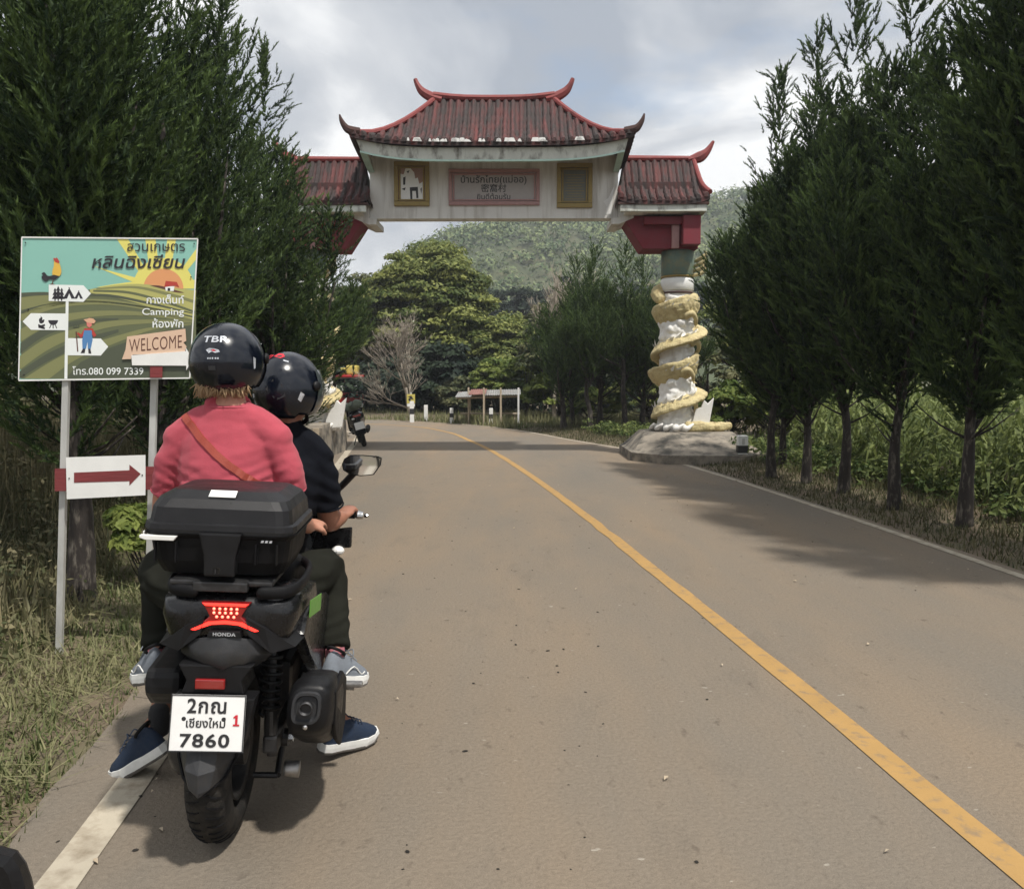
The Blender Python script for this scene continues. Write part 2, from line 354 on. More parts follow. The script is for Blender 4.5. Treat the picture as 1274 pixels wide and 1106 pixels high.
Lp, Cp, Rp = interp_poly(L_PTS), interp_poly(C_PTS), interp_poly(R_PTS)
def normals(p):
    t = np.gradient(p, axis=0); t /= np.linalg.norm(t, axis=1)[:, None]; return np.stack([t[:, 1], -t[:, 0]], 1)   # to the right of travel
def strip(p, a, b, z, wob=0, seed=0):
    n = normals(p); V = []; r = random.Random(seed)
    for i in range(len(p)):
        da = wob*(noise.noise(Vector((p[i][1]*2.3, seed, 0)))); db = wob*(noise.noise(Vector((p[i][1]*2.3, seed+9, 0))))
        q = p[i] + n[i]*(a+da); V.append((q[0], q[1], z)); q = p[i] + n[i]*(b+db); V.append((q[0], q[1], z))
    return V, [(2*i, 2*i+2, 2*i+3, 2*i+1)[::-1] for i in range(len(p)-1)]
lane = joinm([])
V = []; Fc = []
cols = 9
nl, nr = normals(Lp), normals(Rp)
for i in range(len(Lp)):
    a = Lp[i] - nl[i]*(.26 + .10*noise.noise(Vector((Lp[i][1]*1.1, 3, 0))) + .04*noise.noise(Vector((Lp[i][1]*5, 3, 0)))); b = Rp[i] + nr[i]*(.12 + .05*noise.noise(Vector((Rp[i][1]*1.7, 8, 0))))
    for j in range(cols):
        t = j/(cols-1); q = a*(1-t) + b*t; V.append((q[0], q[1], 0))
for i in range(len(Lp)-1):
    for j in range(cols-1): Fc.append((i*cols+j, i*cols+j+1, (i+1)*cols+j+1, (i+1)*cols+j))
def road_material():
    m = bpy.data.materials.new('dusty_asphalt'); m.use_nodes = True; t = m.node_tree; b = t.nodes['Principled BSDF']; Lk = t.links.new
    tc = N(t, 'ShaderNodeTexCoord')
    def noise_(scale, detail, loc=(0, 0, 0), sc=(1, 1, 1), rz=0, rough=.6):
        mp = N(t, 'ShaderNodeMapping'); mp.inputs['Scale'].default_value = sc; mp.inputs['Location'].default_value = loc; mp.inputs['Rotation'].default_value = (0, 0, rz); Lk(tc.outputs['Object'], mp.inputs[0])
        n = N(t, 'ShaderNodeTexNoise', Scale=scale, Detail=detail, Roughness=rough); Lk(mp.outputs[0], n.inputs['Vector']); return n.outputs[0]
    def mixc(f, a, bcol):
        mx = N(t, 'ShaderNodeMix', data_type='RGBA'); Lk(f, mx.inputs[0])
        Lk(a, mx.inputs[6]) if hasattr(a, 'is_linked') else setattr(mx.inputs[6], 'default_value', (*a, 1)); mx.inputs[7].default_value = (*bcol, 1); return mx.outputs[2]
    rz = -.09
    f1 = ramp(t, [(.36, 0.0), (.66, 1.0)], noise_(.75, 4, sc=(1, .16, 1), rz=rz))
    c = mixc(f1, (.184, .154, .120), (.222, .168, .115))                      # wheel-track long dust streaks
    f2 = ramp(t, [(.42, 0.0), (.7, 1.0)], noise_(.55, 5, loc=(5, 2, 0), sc=(1, .3, 1), rz=rz)); c = mixc(f2, c, (.155, .138, .115))
    f3 = ramp(t, [(.56, 0.0), (.74, .32)], noise_(2.2, 7, loc=(1, 7, 0), sc=(1, .35, 1), rz=rz, rough=.7)); c = mixc(f3, c, (.085, .076, .066))
    f4 = ramp(t, [(.64, 0.0), (.74, .5)], noise_(14, 3, loc=(4, 1, 0), sc=(1, .5, 1))); c = mixc(f4, c, (.06, .045, .035))        # small dark spots
    f5 = ramp(t, [(.715, 0.0), (.76, .7)], noise_(13, 2, loc=(8, 3, 0), sc=(1, 1.6, 1))); c = mixc(f5, c, (.36, .33, .28))     # pale scuffs
    f6 = noise_(260, 2); mr = N(t, 'ShaderNodeMapRange'); mr.inputs[1].default_value = .25; mr.inputs[2].default_value = .75; mr.inputs[3].default_value = .72; mr.inputs[4].default_value = 1.28; Lk(f6, mr.inputs[0])
    f7 = noise_(55, 4); mr7 = N(t, 'ShaderNodeMapRange'); mr7.inputs[1].default_value = .25; mr7.inputs[2].default_value = .75; mr7.inputs[3].default_value = .86; mr7.inputs[4].default_value = 1.14; Lk(f7, mr7.inputs[0])
    mu = N(t, 'ShaderNodeMath', operation='MULTIPLY'); Lk(mr.outputs[0], mu.inputs[0]); Lk(mr7.outputs[0], mu.inputs[1])
    hs = N(t, 'ShaderNodeHueSaturation'); Lk(mu.outputs[0], hs.inputs['Value']); Lk(c, hs.inputs['Color']); Lk(hs.outputs[0], b.inputs['Base Color'])
    b.inputs['Roughness'].default_value = .88; b.inputs['Specular IOR Level'].default_value = .3
    bp = N(t, 'ShaderNodeBump', Strength=.55, Distance=.006); Lk(f6, bp.inputs['Height']); bp2 = N(t, 'ShaderNodeBump', Strength=.4, Distance=.02); Lk(f7, bp2.inputs['Height']); Lk(bp.outputs[0], bp2.inputs['Normal']); Lk(bp2.outputs[0], b.inputs['Normal'])
    return m
mobj('road', (V, Fc), road_material(), kind='structure')
mobj('road_centre_line', strip(Cp, -.058, .058, .004, .02, 1), M['yellow_line'], kind='structure')
mobj('road_edge_line_verge_side', strip(Lp, -.065, .065, .004, .02, 2), M['white_line'], kind='structure')
mobj('road_edge_line_field_side', strip(Rp, -.045, .045, .004, .03, 3), M['white_line'], kind='structure')

# ground sheet with the verge lips and the foot of the hills
def d_side(x, y):
    """signed metres outside the tarmac: <0 on the road"""
    i = np.argmin(np.abs(Lp[:, 1]-y) + (Lp[:, 0] > 900)); l = np.interp(y, Lp[:, 1], Lp[:, 0]); r = np.interp(y, Rp[:, 1], Rp[:, 0])
    if y > 34: return y - 34 + 2
    if x < l: return l - x
    if x > r: return x - r
    return -min(x-l, r-x)
def ground_z(x, y):
    d = d_side(x, y)
    z = -.03
    if d > .2: z += min(.10, (d-.2)*.10) + .05*min(1, d/3)*noise.noise(Vector((x*.8, y*.8, 0)))
    if x < -2 and d > 1.2: z += .10*min(1, (d-1.2)/3)
    return z
def axis_samples(segs):
    out = []
    for a, b, s in segs: out += list(np.arange(a, b, s))
    return np.array(out + [segs[-1][1]])
xs = axis_samples([(-900, -60, 60), (-60, -14, 4), (-14, 14, .35), (14, 60, 4), (60, 900, 60)]); ys = axis_samples([(-200, -8, 24), (-8, 42, .5), (42, 100, 6), (100, 1500, 100)])
V = []; Fc = []
for y in ys:
    for x in xs: V.append((x, y, ground_z(x, y) if (-14 < x < 14 and -8 < y < 42) else (.03 if y > -200 else 0)))
nx = len(xs)
for j in range(len(ys)-1):
    for i in range(nx-1): Fc.append((j*nx+i, j*nx+i+1, (j+1)*nx+i+1, (j+1)*nx+i))
M['soil'] = mat('verge_soil', (.135, .100, .068), .95, var=.3, vs=5, col2=(.105, .092, .052), mixp=(.42, .62), ms=2.5, bump=.9, bs=16, detail=8)
mobj('ground', (V, Fc), M['soil'], smooth=True, kind='structure')

# wooded hill
def hill_z(x, y):
    u = CX + x/max(y, 1)*F_PX
    return 0
def hill(name, prof, y0, y1, amp, seed, res=46):
    """prof: (x, top height) of the crest; rises from y0 to y1 and falls behind"""
    px, pz = [p[0] for p in prof], [p[1] for p in prof]; X = np.linspace(px[0], px[-1], res*2); V = []
    T = np.linspace(0, 1.5, res)
    for t in T:
        for x in X:
            h = np.interp(x, px, pz); s = math.sin(min(t, 1)*math.pi/2)**1.15 if t <= 1 else 1-(t-1)*.9
            z = h*s + amp*noise.noise(Vector((x*.02, t*3, seed)))*min(1, t*2)*1.2 - 1
            V.append((x, y0 + (y1-y0)*t, z))
    n = len(X); Fq = [(j*n+i, j*n+i+1, (j+1)*n+i+1, (j+1)*n+i) for j in range(res-1) for i in range(n-1)]
    mobj(name, (V, Fq), M['hillside'], smooth=True, kind='structure')
    return np.array(V).reshape(res, n, 3)
M['hillside'] = mat('hillside', (.055, .07, .03), .95, var=.3, vs=.1, col2=(.10, .09, .05), mixp=(.5, .7), ms=.05)
HV = hill('hill', [(-420, 12), (-260, 18), (-140, 22), (-75, 10), (-40, 20), (-30, 34), (-22, 48), (0, 54), (35, 58), (64, 59), (90, 60), (130, 62), (220, 90), (330, 60), (480, 20)], 120, 300, 7, 2)
# canopy of the hill: leaf clumps over the whole face, nobody could count them
def clumps(C, r, n, leaf, flat=.35, up=.5):
    """C (k,3) crown centres, r (k,3) radii, n leaves each -> quads (k*n,4,3), tint"""
    k = len(C); d = unit(rng.normal(size=(k, n, 3))); d[..., 2] = np.abs(d[..., 2])*(1-flat) + d[..., 2]*flat; d = unit(d)
    rr = rng.uniform(.62, 1.04, (k, n, 1)); p = C[:, None] + d*rr*r[:, None]
    nn = unit(d + rng.normal(size=(k, n, 3))*.55 + np.array([0, 0, up])); a = unit(np.cross(nn, rng.normal(size=(k, n, 3)))); b = np.cross(nn, a)
    s = leaf*rng.uniform(.55, 1.3, (k, n, 1)); L_ = s; W_ = s*.55
    q = np.stack([p - a*L_, p + b*W_*.9, p + a*L_, p - b*W_*.9], 2).reshape(-1, 4, 3)
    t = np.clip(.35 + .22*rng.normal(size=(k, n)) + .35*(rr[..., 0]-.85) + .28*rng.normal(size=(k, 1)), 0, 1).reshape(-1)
    return q, t
m = 5000; fi = rng.uniform(2, 32, m); fj = rng.uniform(30, 68, m); i0, j0 = fi.astype(int), fj.astype(int); fi, fj = (fi-i0)[:, None], (fj-j0)[:, None]
C = HV[i0, j0]*(1-fi)*(1-fj) + HV[i0+1, j0]*fi*(1-fj) + HV[i0, j0+1]*(1-fi)*fj + HV[i0+1, j0+1]*fi*fj; rad = rng.uniform(1.6, 3.6, (m, 1))*np.array([[1, 1, 1.0]]); C[:, 2] += 1.2
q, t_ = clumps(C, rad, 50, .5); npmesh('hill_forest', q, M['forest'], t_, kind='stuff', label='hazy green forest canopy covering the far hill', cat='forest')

# ================================================================== ENTRANCE GATE
V_ = Vector
GX, GY = -.36, 17.3
gate = empty('entrance_gate', (GX, GY, 0), R(-.6), label='village entrance gate with red tiled roofs spanning the road on dragon columns', cat='gate')
def gobj(name, vf, m, parent=None, **kw): return mobj(name, vf, m, parent or gate, **kw)

# beam with the name board
BX = 2.46
gobj('beam', box((0, -.11, 5.49), (2*BX, .30, 1.48), .012), M['plaster'])
gobj('beam_soffit', box((0, -.11, 4.742), (2*BX+.02, .33, .03)), M['plaster'])
gobj('peeled_paint', ([(1.02-.04, -.263, 5.98), (1.1, -.263, 5.9), (1.24, -.263, 5.93), (1.32, -.263, 5.86), (1.5, -.263, 5.90), (1.72, -.263, 5.955), (1.8, -.263, 5.985), (1.3, -.263, 6.0)], [(0, 1, 2, 3, 4, 5, 6, 7)]), M['roof_under'])
gobj('fresh_paint_patch', ([(2.20, -.263, 4.80), (2.33, -.263, 4.80), (2.38, -.263, 5.35), (2.27, -.263, 5.12), (2.17, -.263, 5.06), (2.24, -.263, 4.95)], [(0, 1, 2, 3, 4, 5)]), M['white_paint'])
def framed(x, z, w, h, fm, pm, t=.085):
    fr = gobj('panel_frame', join(box((x, -.29, z+h/2-t/2), (w, .07, t), .01), box((x, -.29, z-h/2+t/2), (w, .07, t), .01), box((x-w/2+t/2, -.29, z), (t, .07, h-2*t-.002), .01), box((x+w/2-t/2, -.29, z), (t, .07, h-2*t-.002), .01)), fm)
    gobj('inner_moulding', join(*[box((x+a, -.285, z+b), (c, .045, d), .006) for a, b, c, d in ((0, h/2-t-.03, w-2*t, .03), (0, -h/2+t+.03, w-2*t, .03), (-w/2+t+.03, 0, .03, h-2*t-.1), (w/2-t-.03, 0, .03, h-2*t-.1))]), fm, fr)
    gobj('panel', box((x, -.27, z), (w-2*t, .03, h-2*t)), pm, fr); return fr
f1 = framed(-1.62, 5.40, .70, .86, M['gold'], M['panel_rust'])
def flat(pts, y, zz=0): return [(p[0], y, p[1]) for p in pts], [tuple(range(len(pts)))]
gobj('peeled_poster', flat([(-1.86, 5.07), (-1.40, 5.07), (-1.40, 5.44), (-1.47, 5.40), (-1.50, 5.52), (-1.55, 5.50), (-1.57, 5.62), (-1.66, 5.72), (-1.74, 5.70), (-1.78, 5.58), (-1.86, 5.60)], -.289), M['white_paint'], f1)
gobj('poster_print', join(flat([(-1.66, 5.33), (-1.50, 5.34), (-1.49, 5.12), (-1.53, 5.12), (-1.54, 5.26), (-1.61, 5.26), (-1.61, 5.10), (-1.65, 5.1)], -.292), flat([(-1.79, 5.52), (-1.74, 5.54), (-1.75, 5.38), (-1.79, 5.38)], -.292), flat([(-1.82, 5.3), (-1.74, 5.33), (-1.76, 5.27)], -.292), flat([(-1.45, 5.3), (-1.42, 5.33), (-1.43, 5.2)], -.292), flat([(-1.72, 5.64), (-1.66, 5.66), (-1.69, 5.6)], -.292)), M['ink'], f1)
f2 = framed(1.60, 5.36, .70, .86, M['gold'], M['dark_panel'])
gobj('panel_lines', join(*[box((1.60, -.2865, 5.10+.052*k), (.38-.05*(k % 3), .002, .012)) for k in range(10)]), M['gold'], f2)
nb = framed(0.01, 5.33, 1.80, .70, M['pink_frame'], M['plaque'], .07)
def xz(vf, x, y, z): return [(v.x+x, y, v.y+z) for v in vf[0]], vf[1]
for s, w_, h_, z in (('บ้านรักไทย(แม่ออ)', 1.30, None, 5.475), ('密窩村', .50, None, 5.315), ('ยินดีต้อนรับ', .66, None, 5.155)):
    gobj('lettering', xz(fit(text(s, 1, off=.012), w_, h_), 0, -.2875, z), M['ink'], nb)

# roofs --------------------------------------------------------
def roof_surface(hx, hy, rx, ze, zr, lift, pw=1.5, flat_end=False):
    def z(x, y):
        sx = max(0, (abs(x)-rx)/(hx-rx)); sy = abs(y)/hy; s = min(1, max(sx, sy))
        return ze + (zr-ze)*(1-s)**pw + lift*(abs(x)/hx)**4.2*min(1, sy**1.5)
    return z
def roof(cx, hx, hy, rx, ze, zr, lift, ribs, seed, name='roof', endf=(1, 1)):
    Z = roof_surface(hx, hy, rx, ze, zr, lift); r = random.Random(seed)
    nx_, ny_ = 28, 12; V = []
    for j in range(-ny_, ny_+1):
        for i in range(-nx_, nx_+1): x, y = hx*i/nx_, hy*j/ny_; V.append((cx+x, y, Z(x, y)))
    n = 2*nx_+1; Fq = [(a*n+b, a*n+b+1, (a+1)*n+b+1, (a+1)*n+b) for a in range(2*ny_) for b in range(n-1)]
    k = len(V); V2 = [(v[0], v[1], v[2]-.09) for v in V]; F2 = [tuple(i+k for i in f)[::-1] for f in Fq]
    edge = [i for i in range(n)] + [(j*n+n-1) for j in range(1, 2*ny_+1)] + [(2*ny_*n + i) for i in range(n-2, -1, -1)] + [j*n for j in range(2*ny_-1, 0, -1)]
    F3 = [(edge[q], edge[(q+1) % len(edge)], edge[(q+1) % len(edge)]+k, edge[q]+k)[::-1] for q in range(len(edge))]
    ro = gobj(name, (V+V2, Fq+F2+F3), M['roof_red'], smooth=False)
    pitch = 2*hx/ribs; rw = pitch*.33
    for side in (-1, 1):
        for q in range(ribs):
            x = -hx + pitch*(q+.5); s0 = max(0, (abs(x)-rx)/(hx-rx)); m_ = 14; rings = []
            if s0 > .97: continue
            dx_, dz_ = r.uniform(-.008, .008), r.uniform(-.008, .01)
            for a in range(m_+1):
                s = s0 + (1.025-s0)*a/m_; y = side*hy*s; zz = Z(x, max(-hy, min(hy, y))) - max(0, abs(y)-hy)*.5 + dz_
                step = (.016 if a % 2 else -.004) + r.uniform(-.004, .004)
                rings.append([(cx + x + dx_ + (rw+step*.5)*math.cos(t)*(1), y, zz - .02 + (.085+step)*math.sin(t)) for t in [math.pi*e/5 for e in range(6)]])
            gobj('roof_tile_row', loft(rings), M['roof_red'], ro)
    for sgn, on in ((-1, endf[0]), (1, endf[1])):                     # the hipped ends
        if not on: continue
        kk = max(4, int(2*hy/pitch))
        for q in range(kk):
            y = -hy + 2*hy/kk*(q+.5); s0 = abs(y)/hy; rings = []
            if s0 > .95: continue
            for a in range(9):
                s = s0 + (1.02-s0)*a/8; x = sgn*(rx+(hx-rx)*s); xx = max(-hx, min(hx, x))
                rings.append([(cx+x, y + rw*math.cos(t), Z(xx, y)-.02+.085*math.sin(t)) for t in [math.pi*e/5 for e in range(6)]])
            gobj('roof_tile_row', loft(rings), M['roof_red'], ro)
    return ro, Z
HX, HY, RX, ZE, ZR, LF = 2.64, 1.30, 1.16, 5.95, 7.10, .17
main, Z = roof(0, HX, HY, RX, ZE, ZR, LF, 34, 1)
# flaked white mortar along the eave
rr_ = random.Random(4); V = []
parts = []
for q in range(30):
    x = rr_.uniform(-1.7, 1.9)
    if -1.75 < x < 1.0 or x > 1.5: z0 = Z(x, -HY); w_ = rr_.uniform(.02, .09); h_ = rr_.uniform(.02, .07); parts.append(flat([(x-w_, z0-.03), (x+w_, z0-.035), (x+w_*.6, z0-.03+h_), (x, z0+h_*.6), (x-w_*.7, z0-.03+h_)], -HY-.055))
for q in parts: gobj('eave_mortar', q, M['white_paint'], main)
# ridge, hips and curled horns
gobj('ridge', join(tube([(-RX-.05, 0, ZR+.10), (-RX*.5, 0, ZR+.04), (RX*.5, 0, ZR+.04), (RX+.05, 0, ZR+.10)], (.08, .07), 8, k=3, hint=(0, 1, 0))), M['horn_red'], main)
for s in (-1, 1):
    gobj('ridge_horn', tube([(s*(RX-.12), 0, ZR+.0), (s*(RX+.06), 0, ZR+.05), (s*(RX+.26), 0, ZR+.16), (s*(RX+.36), 0, ZR+.29), (s*(RX+.41), 0, ZR+.41)], [(.09, .07), (.09, .10), (.08, .085), (.07, .055), (.05, .04)], 8, k=4, hint=(0, 1, 0)), M['horn_red'], main)
    for e in (-1, 1):
        hp = []
        for a in range(9):
            t = a/8; x, y = s*(RX+(HX-RX)*t), e*HY*t; hp.append((x, y, Z(x, y)+.05))
        gobj('hip_ridge', tube(hp, .055, 8, hint=(0, 1, 0)), M['horn_red'], main)
        c = Vector((s*HX, e*HY, Z(HX, HY)+.02)); o = Vector((s*.72, e*.25, 0))
        gobj('corner_horn', tube([c - o*.25, c + Vector((0, 0, .01)), c + o*.11 + Vector((0, 0, .07)), c + o*.19 + Vector((0, 0, .17)), c + o*.23 + Vector((0, 0, .27))], [(.06, .07), (.07, .08), (.06, .06), (.045, .04), (.02, .015)], 8, k=4, hint=(0, 1, 0)), M['roof_under'] if e < 0 else M['horn_red'], main)
# fascia boards curving with the eaves, mint lip, soffit
def fascia(hx, hy, Zf, drop, inn, cx=0, mint=True, par=None, zoff=-.10):
    loop = []
    m_ = 20
    for a in range(m_+1): x = -hx + 2*hx*a/m_; loop.append((x, -hy))
    for a in range(1, 8): loop.append((hx, -hy + 2*hy*a/8))
    for a in range(m_+1): x = hx - 2*hx*a/m_; loop.append((x, hy))
    for a in range(1, 8): loop.append((-hx, hy - 2*hy*a/8))
    k = 1 - inn; rings = []
    for x, y in loop:
        z0 = Zf(x, y)+zoff; X0, Y0 = x*(hx-inn)/hx, y*(hy-inn)/hy
        nx_, ny_ = (X0*.0, 0); q = .05
        rings.append([(cx+X0, Y0, z0), (cx+X0*(1-.03), Y0*(1-.03), z0-drop), (cx+X0*(1-.07), Y0*(1-.07), z0-drop), (cx+X0*(1-.05), Y0*(1-.05), z0)])
    gobj('fascia', loft(rings, closed=True), M['fascia'], par)
    if mint:
        r2 = [[(cx+x*(hx-inn)/hx*.975+ (0), y*(hy-inn)/hy*.975, Zf(x, y)+zoff-drop-.0), (cx+x*(hx-inn)/hx*.975, y*(hy-inn)/hy*.975, Zf(x, y)+zoff-drop-.032), (cx+x*(hx-inn)/hx*.93, y*(hy-inn)/hy*.93, Zf(x, y)+zoff-drop-.032), (cx+x*(hx-inn)/hx*.93, y*(hy-inn)/hy*.93, Zf(x, y)+zoff-drop-.003)] for x, y in loop]
        gobj('fascia_lip', loft(r2, closed=True), M['mint'], par)
fascia(HX, HY, Z, .21, .10, par=main)
# sloped soffit from the lip down to the beam
V = []; lo = []
m_ = 20
for a in range(m_+1):
    x = -HX + 2*HX*a/m_
    for e in (-1, 1): V.append((x*.92, e*(HY-.13)*.93, Z(x, HY)-.325)); V.append((max(-BX, min(BX, x*.92))*.985, .05 + e*.30, 6.06))
Fq = []
for a in range(m_):
    for e in (0, 2): i = a*4+e; Fq.append((i, i+4, i+5, i+1) if e else (i+4, i, i+1, i+5))
gobj('soffit', (V, Fq), M['plaster'], main)
gobj('end_soffit', join(*[([(s*HX*.92, -HY*.85, Z(HX, HY)-.33), (s*HX*.92, HY*.85, Z(HX, HY)-.33), (s*BX*.985, .35, 6.0), (s*BX*.985, -.25, 6.0)], [(0, 1, 2, 3)]) for s in (-1, 1)]), M['plaster'], main)

# side roofs on their brackets, each over a dragon column
CXR = 3.70
for s in (-1, 1):
    cx = s*3.28; hx, hy, rx, ze, zr = .88, .80, .70, 4.98, 5.92
    ro, Zs = roof(cx, hx, hy, rx, ze, zr, .10, 12, 10+s, 'side_roof', (s < 0, s > 0))
    gobj('ridge', tube([(cx-hx+.1, 0, zr+.03), (cx+hx-.1, 0, zr+.03)], (.07, .05), 8, hint=(0, 1, 0)), M['horn_red'], ro)
    gobj('ridge_horn', tube([(cx+s*(rx-.1), 0, zr+.0), (cx+s*(rx+.12), 0, zr+.05), (cx+s*(rx+.28), 0, zr+.17), (cx+s*(rx+.40), 0, zr+.36)], [(.07, .06), (.09, .11), (.07, .07), (.05, .03)], 8, k=4, hint=(0, 1, 0)), M['horn_red'], ro)
    for e in (-1, 1): gobj('hip_ridge', tube([(cx+s*rx, 0, zr+.04), (cx+s*(rx+(hx-rx)*.5), e*hy*.5, Zs(rx+(hx-rx)*.5, hy*.5)+.05), (cx+s*hx, e*hy, Zs(hx, hy)+.04)], .05, 8, k=4, hint=(0, 1, 0)), M['horn_red'], ro)
    gobj('fascia', join(box((cx, -hy+.09, ze-.15), (2*hx-.1, .10, .13), .01), box((cx, hy-.09, ze-.15), (2*hx-.1, .10, .13), .01), box((cx+s*(hx-.09), 0, ze-.15), (.1, 2*hy-.29, .13), .01)), M['fascia'], ro)
    gobj('gutter', join(box((cx, -hy+.06, ze-.062), (2*hx-.02, .10, .045)), box((cx, hy-.06, ze-.062), (2*hx-.02, .10, .045))), M['roof_under'], ro)
    gobj('roof_slab', box((cx, 0, ze-.16), (2*hx-.32, 2*hy-.30, .10)), M['plaster'], ro)
    gobj('roof_body', box((cx, 0, ze+.15), (2*hx-.5, .9, .52)), M['roof_red'], ro)
    # white knee where the beam meets the side roof
    gobj('beam_haunch', prism([(s*(BX+.003), 4.99), (s*(BX+.30), 4.99), (s*(BX+.30), 4.72), (s*(BX+.02), 4.60), (s*(BX-.14), 4.60), (s*(BX-.14), 4.71), (s*(BX+.003), 4.72)][::(1 if s < 0 else -1)], 'y', -.36, .56), M['plaster'])
    xc = s*CXR
    gobj('bracket', prism([(s*(BX+.08), 4.755), (s*4.04, 4.755), (s*4.04, 4.12), (s*(BX+.50), 4.12)][::(-1 if s > 0 else 1)], 'y', -.34, .40, .01), M['bracket_red'])
    gobj('bracket_arm', join(box((s*3.86, -.38, 4.44), (.34, .5, .56), .012), box((s*3.34, -.36, 4.64), (.78, .3, .14), .01)), M['bracket_red'])
    gobj('bracket_post', box((xc-s*.12, -.37, 4.40), (.14, .12, .56), .008), M['pink_frame'])
    # column
    co = gobj('column', lathe([(.30, .50), (.31, 1.2), (.30, 2.4), (.30, 4.12)], 28), M['cloud_relief'], smooth=True); co.location = (xc, 0, 0)
    gobj('column_band', lathe([(.315, 3.62), (.325, 3.64), (.325, 4.10), (.315, 4.115)], 28), M['green_band'], co, smooth=True)
    gobj('column_ring', lathe([(.318, 3.58), (.335, 3.60), (.335, 3.616), (.318, 3.617)], 28), M['gold'], co, smooth=True)
    gobj('column_collar', lathe([(.316, 3.32), (.33, 3.33), (.33, 3.53), (.318, 3.56)], 28), M['white_paint'], co, smooth=True)
    gobj('column_groove', lathe([(.317, 3.26), (.325, 3.265), (.325, 3.295), (.317, 3.30)], 28), M['roof_under'], co, smooth=True)
    # white swirling relief between the coils
    rl = fuse('relief', [lathe([(.20, .46), (.37, .48), (.33, .9), (.32, 1.6), (.32, 2.6), (.315, 3.2), (.2, 3.25)], 32), *[ell((.29*math.cos(a), .29*math.sin(a), z), (.09, .09, .07+.05*((q*7) % 3)/2), 8, 6) for q, (a, z) in enumerate([(rr_.uniform(0, 6.28), .52+2.55*k/58) for k in range(58)])]], .022, 2)
    displace(rl, lambda p, n_: .045*abs(noise.noise(p*6.5)) + .02*noise.noise(p*15))
    ro_ = gobj('cloud_relief', rl, M['cloud_relief'], co, smooth=True)
    # dragon: a thick scaled body in rising coils, crest, tail loop, claw
    pts, rad = [], []
    turns = 3.9
    for q in range(150):
        t = q/149; a = s*0 + R(60) - t*turns*2*math.pi*-1; z = .72 + 2.42*t
        wv = noise.noise(V_((t*11, s*3.0, 1))); rr = .355 + .035*wv; pts.append((rr*math.cos(a), rr*math.sin(a), z + .09*noise.noise(V_((t*7, s, 5))))); rad.append((.078+.02*wv, (.25+.06*noise.noise(V_((t*16, s, 9))))*(.55+.45*min(1, t*6, (1-t)*8+.4))))
    body = tube(pts, rad, 12, hint=(math.cos(R(60)), math.sin(R(60)), 0), dome=True)
    tail = tube([(.1, -.2, .62), (.2, -.3, .62), (.25, -.3, .60)], .08, 8) if s < 0 else tube([(.20, -.36, .60), (.42, -.34, .60), (.72, -.30, .58), (.98, -.25, .60), (1.06, -.16, .62), (.98, -.08, .62), (.70, -.06, .64), (.50, -.05, .62)], [.11, .11, .09, .08, .07, .06, .05, .02], 10, k=5, dome=True)
    head = tube([(-.36, -.15, 3.16), (-.40, -.02, 3.30), (-.28, .10, 3.44)], [.12, .13, .05], 10, k=3, dome=True)
    bb = fuse('dragon_body', [body, tail, head], .02, 1)
    displace(bb, lambda p, n_: .012*abs(noise.noise(p*26)) + .02*noise.noise(p*9) + .006*math.sin(p.z*70+p.x*50)*math.sin(p.z*40-p.x*60+p.y*50))
    dr = gobj('dragon_body', bb, M['dragon'], co, smooth=True)
    for q_i, (lt, da) in enumerate(((.14, .5), (.40, .2), (.63, .75), (.86, .35))):
        a0 = R(-60) + da - .6; z0 = .72 + 2.42*lt; pp = [V_(((.36+o_)*math.cos(a0+w2), (.36+o_)*math.sin(a0+w2), z0+dz)) for o_, w2, dz in ((0, 0, 0), (.10, .25, .05), (.10, .5, -.06), (.05, .7, -.16))]
        gobj('dragon_leg', join(tube(pp, [.07, .06, .045, .035], 8, k=3), *[tube([pp[-1], pp[-1] + V_((.03*math.cos(a0+.7+c2), .03*math.sin(a0+.7+c2), -.05)), pp[-1] + V_((.075*math.cos(a0+.7+c2), .075*math.sin(a0+.7+c2), -.06))], [.018, .016, .004], 5, k=2) for c2 in (-.8, 0, .8)]), M['dragon'], dr, smooth=True)
        fl = []
        for c2 in range(5):
            b1 = V_((.34*math.cos(a0+.3+c2*.28), .34*math.sin(a0+.3+c2*.28), z0+.16)); d1 = V_((math.cos(a0+.3+c2*.28), math.sin(a0+.3+c2*.28), 0)); fl.append(tube([b1, b1+d1*.06+V_((0, 0, .07)), b1+d1*.05+V_((.03, 0, .16))], [.05, .035, .006], 6, k=2))
        gobj('relief_flame', join(*fl), M['cloud_relief'], dr, smooth=True)
    # crest fins along the top of the coils
    cr = []
    for q in range(6, 146, 2):
        t = q/149; a = R(60) + t*turns*2*math.pi; z = .72+2.42*t; d = Vector((math.cos(a), math.sin(a), 0)); tg = Vector((-math.sin(a), math.cos(a), .1)); b0 = d*.43 + Vector((0, 0, z+.045)); h_ = .06+.03*(q % 4)
        cr.append(([b0 - tg*.06, b0 + tg*.05, b0 + d*.055 + tg*.09 + Vector((0, 0, h_)), b0 + d*.01 + Vector((0, 0, .012)) - tg*.05], [(0, 1, 2), (0, 2, 3), (1, 3, 2), (0, 3, 1)]))
    gobj('dragon_crest', join(*cr), M['cloud_relief'], dr)
    gobj('dragon_claw', join(*[tube([(.30+.02*k, -.12+.03*k, 3.62+.10*k), (.44, -.2, 3.66+.10*k), (.52, -.22, 3.74+.10*k), (.50, -.25, 3.84+.08*k)], [.035, .04, .035, .012], 7, k=3) for k in range(4)]), M['dragon'], dr, smooth=True)
    gobj('dragon_fin', prism([(.26, .55), (.62, .58), (.72, 1.18), (.60, 1.06), (.52, 1.14), (.46, .98), (.36, .96)], 'y', -.30, -.22, .015), M['cloud_relief'], dr)
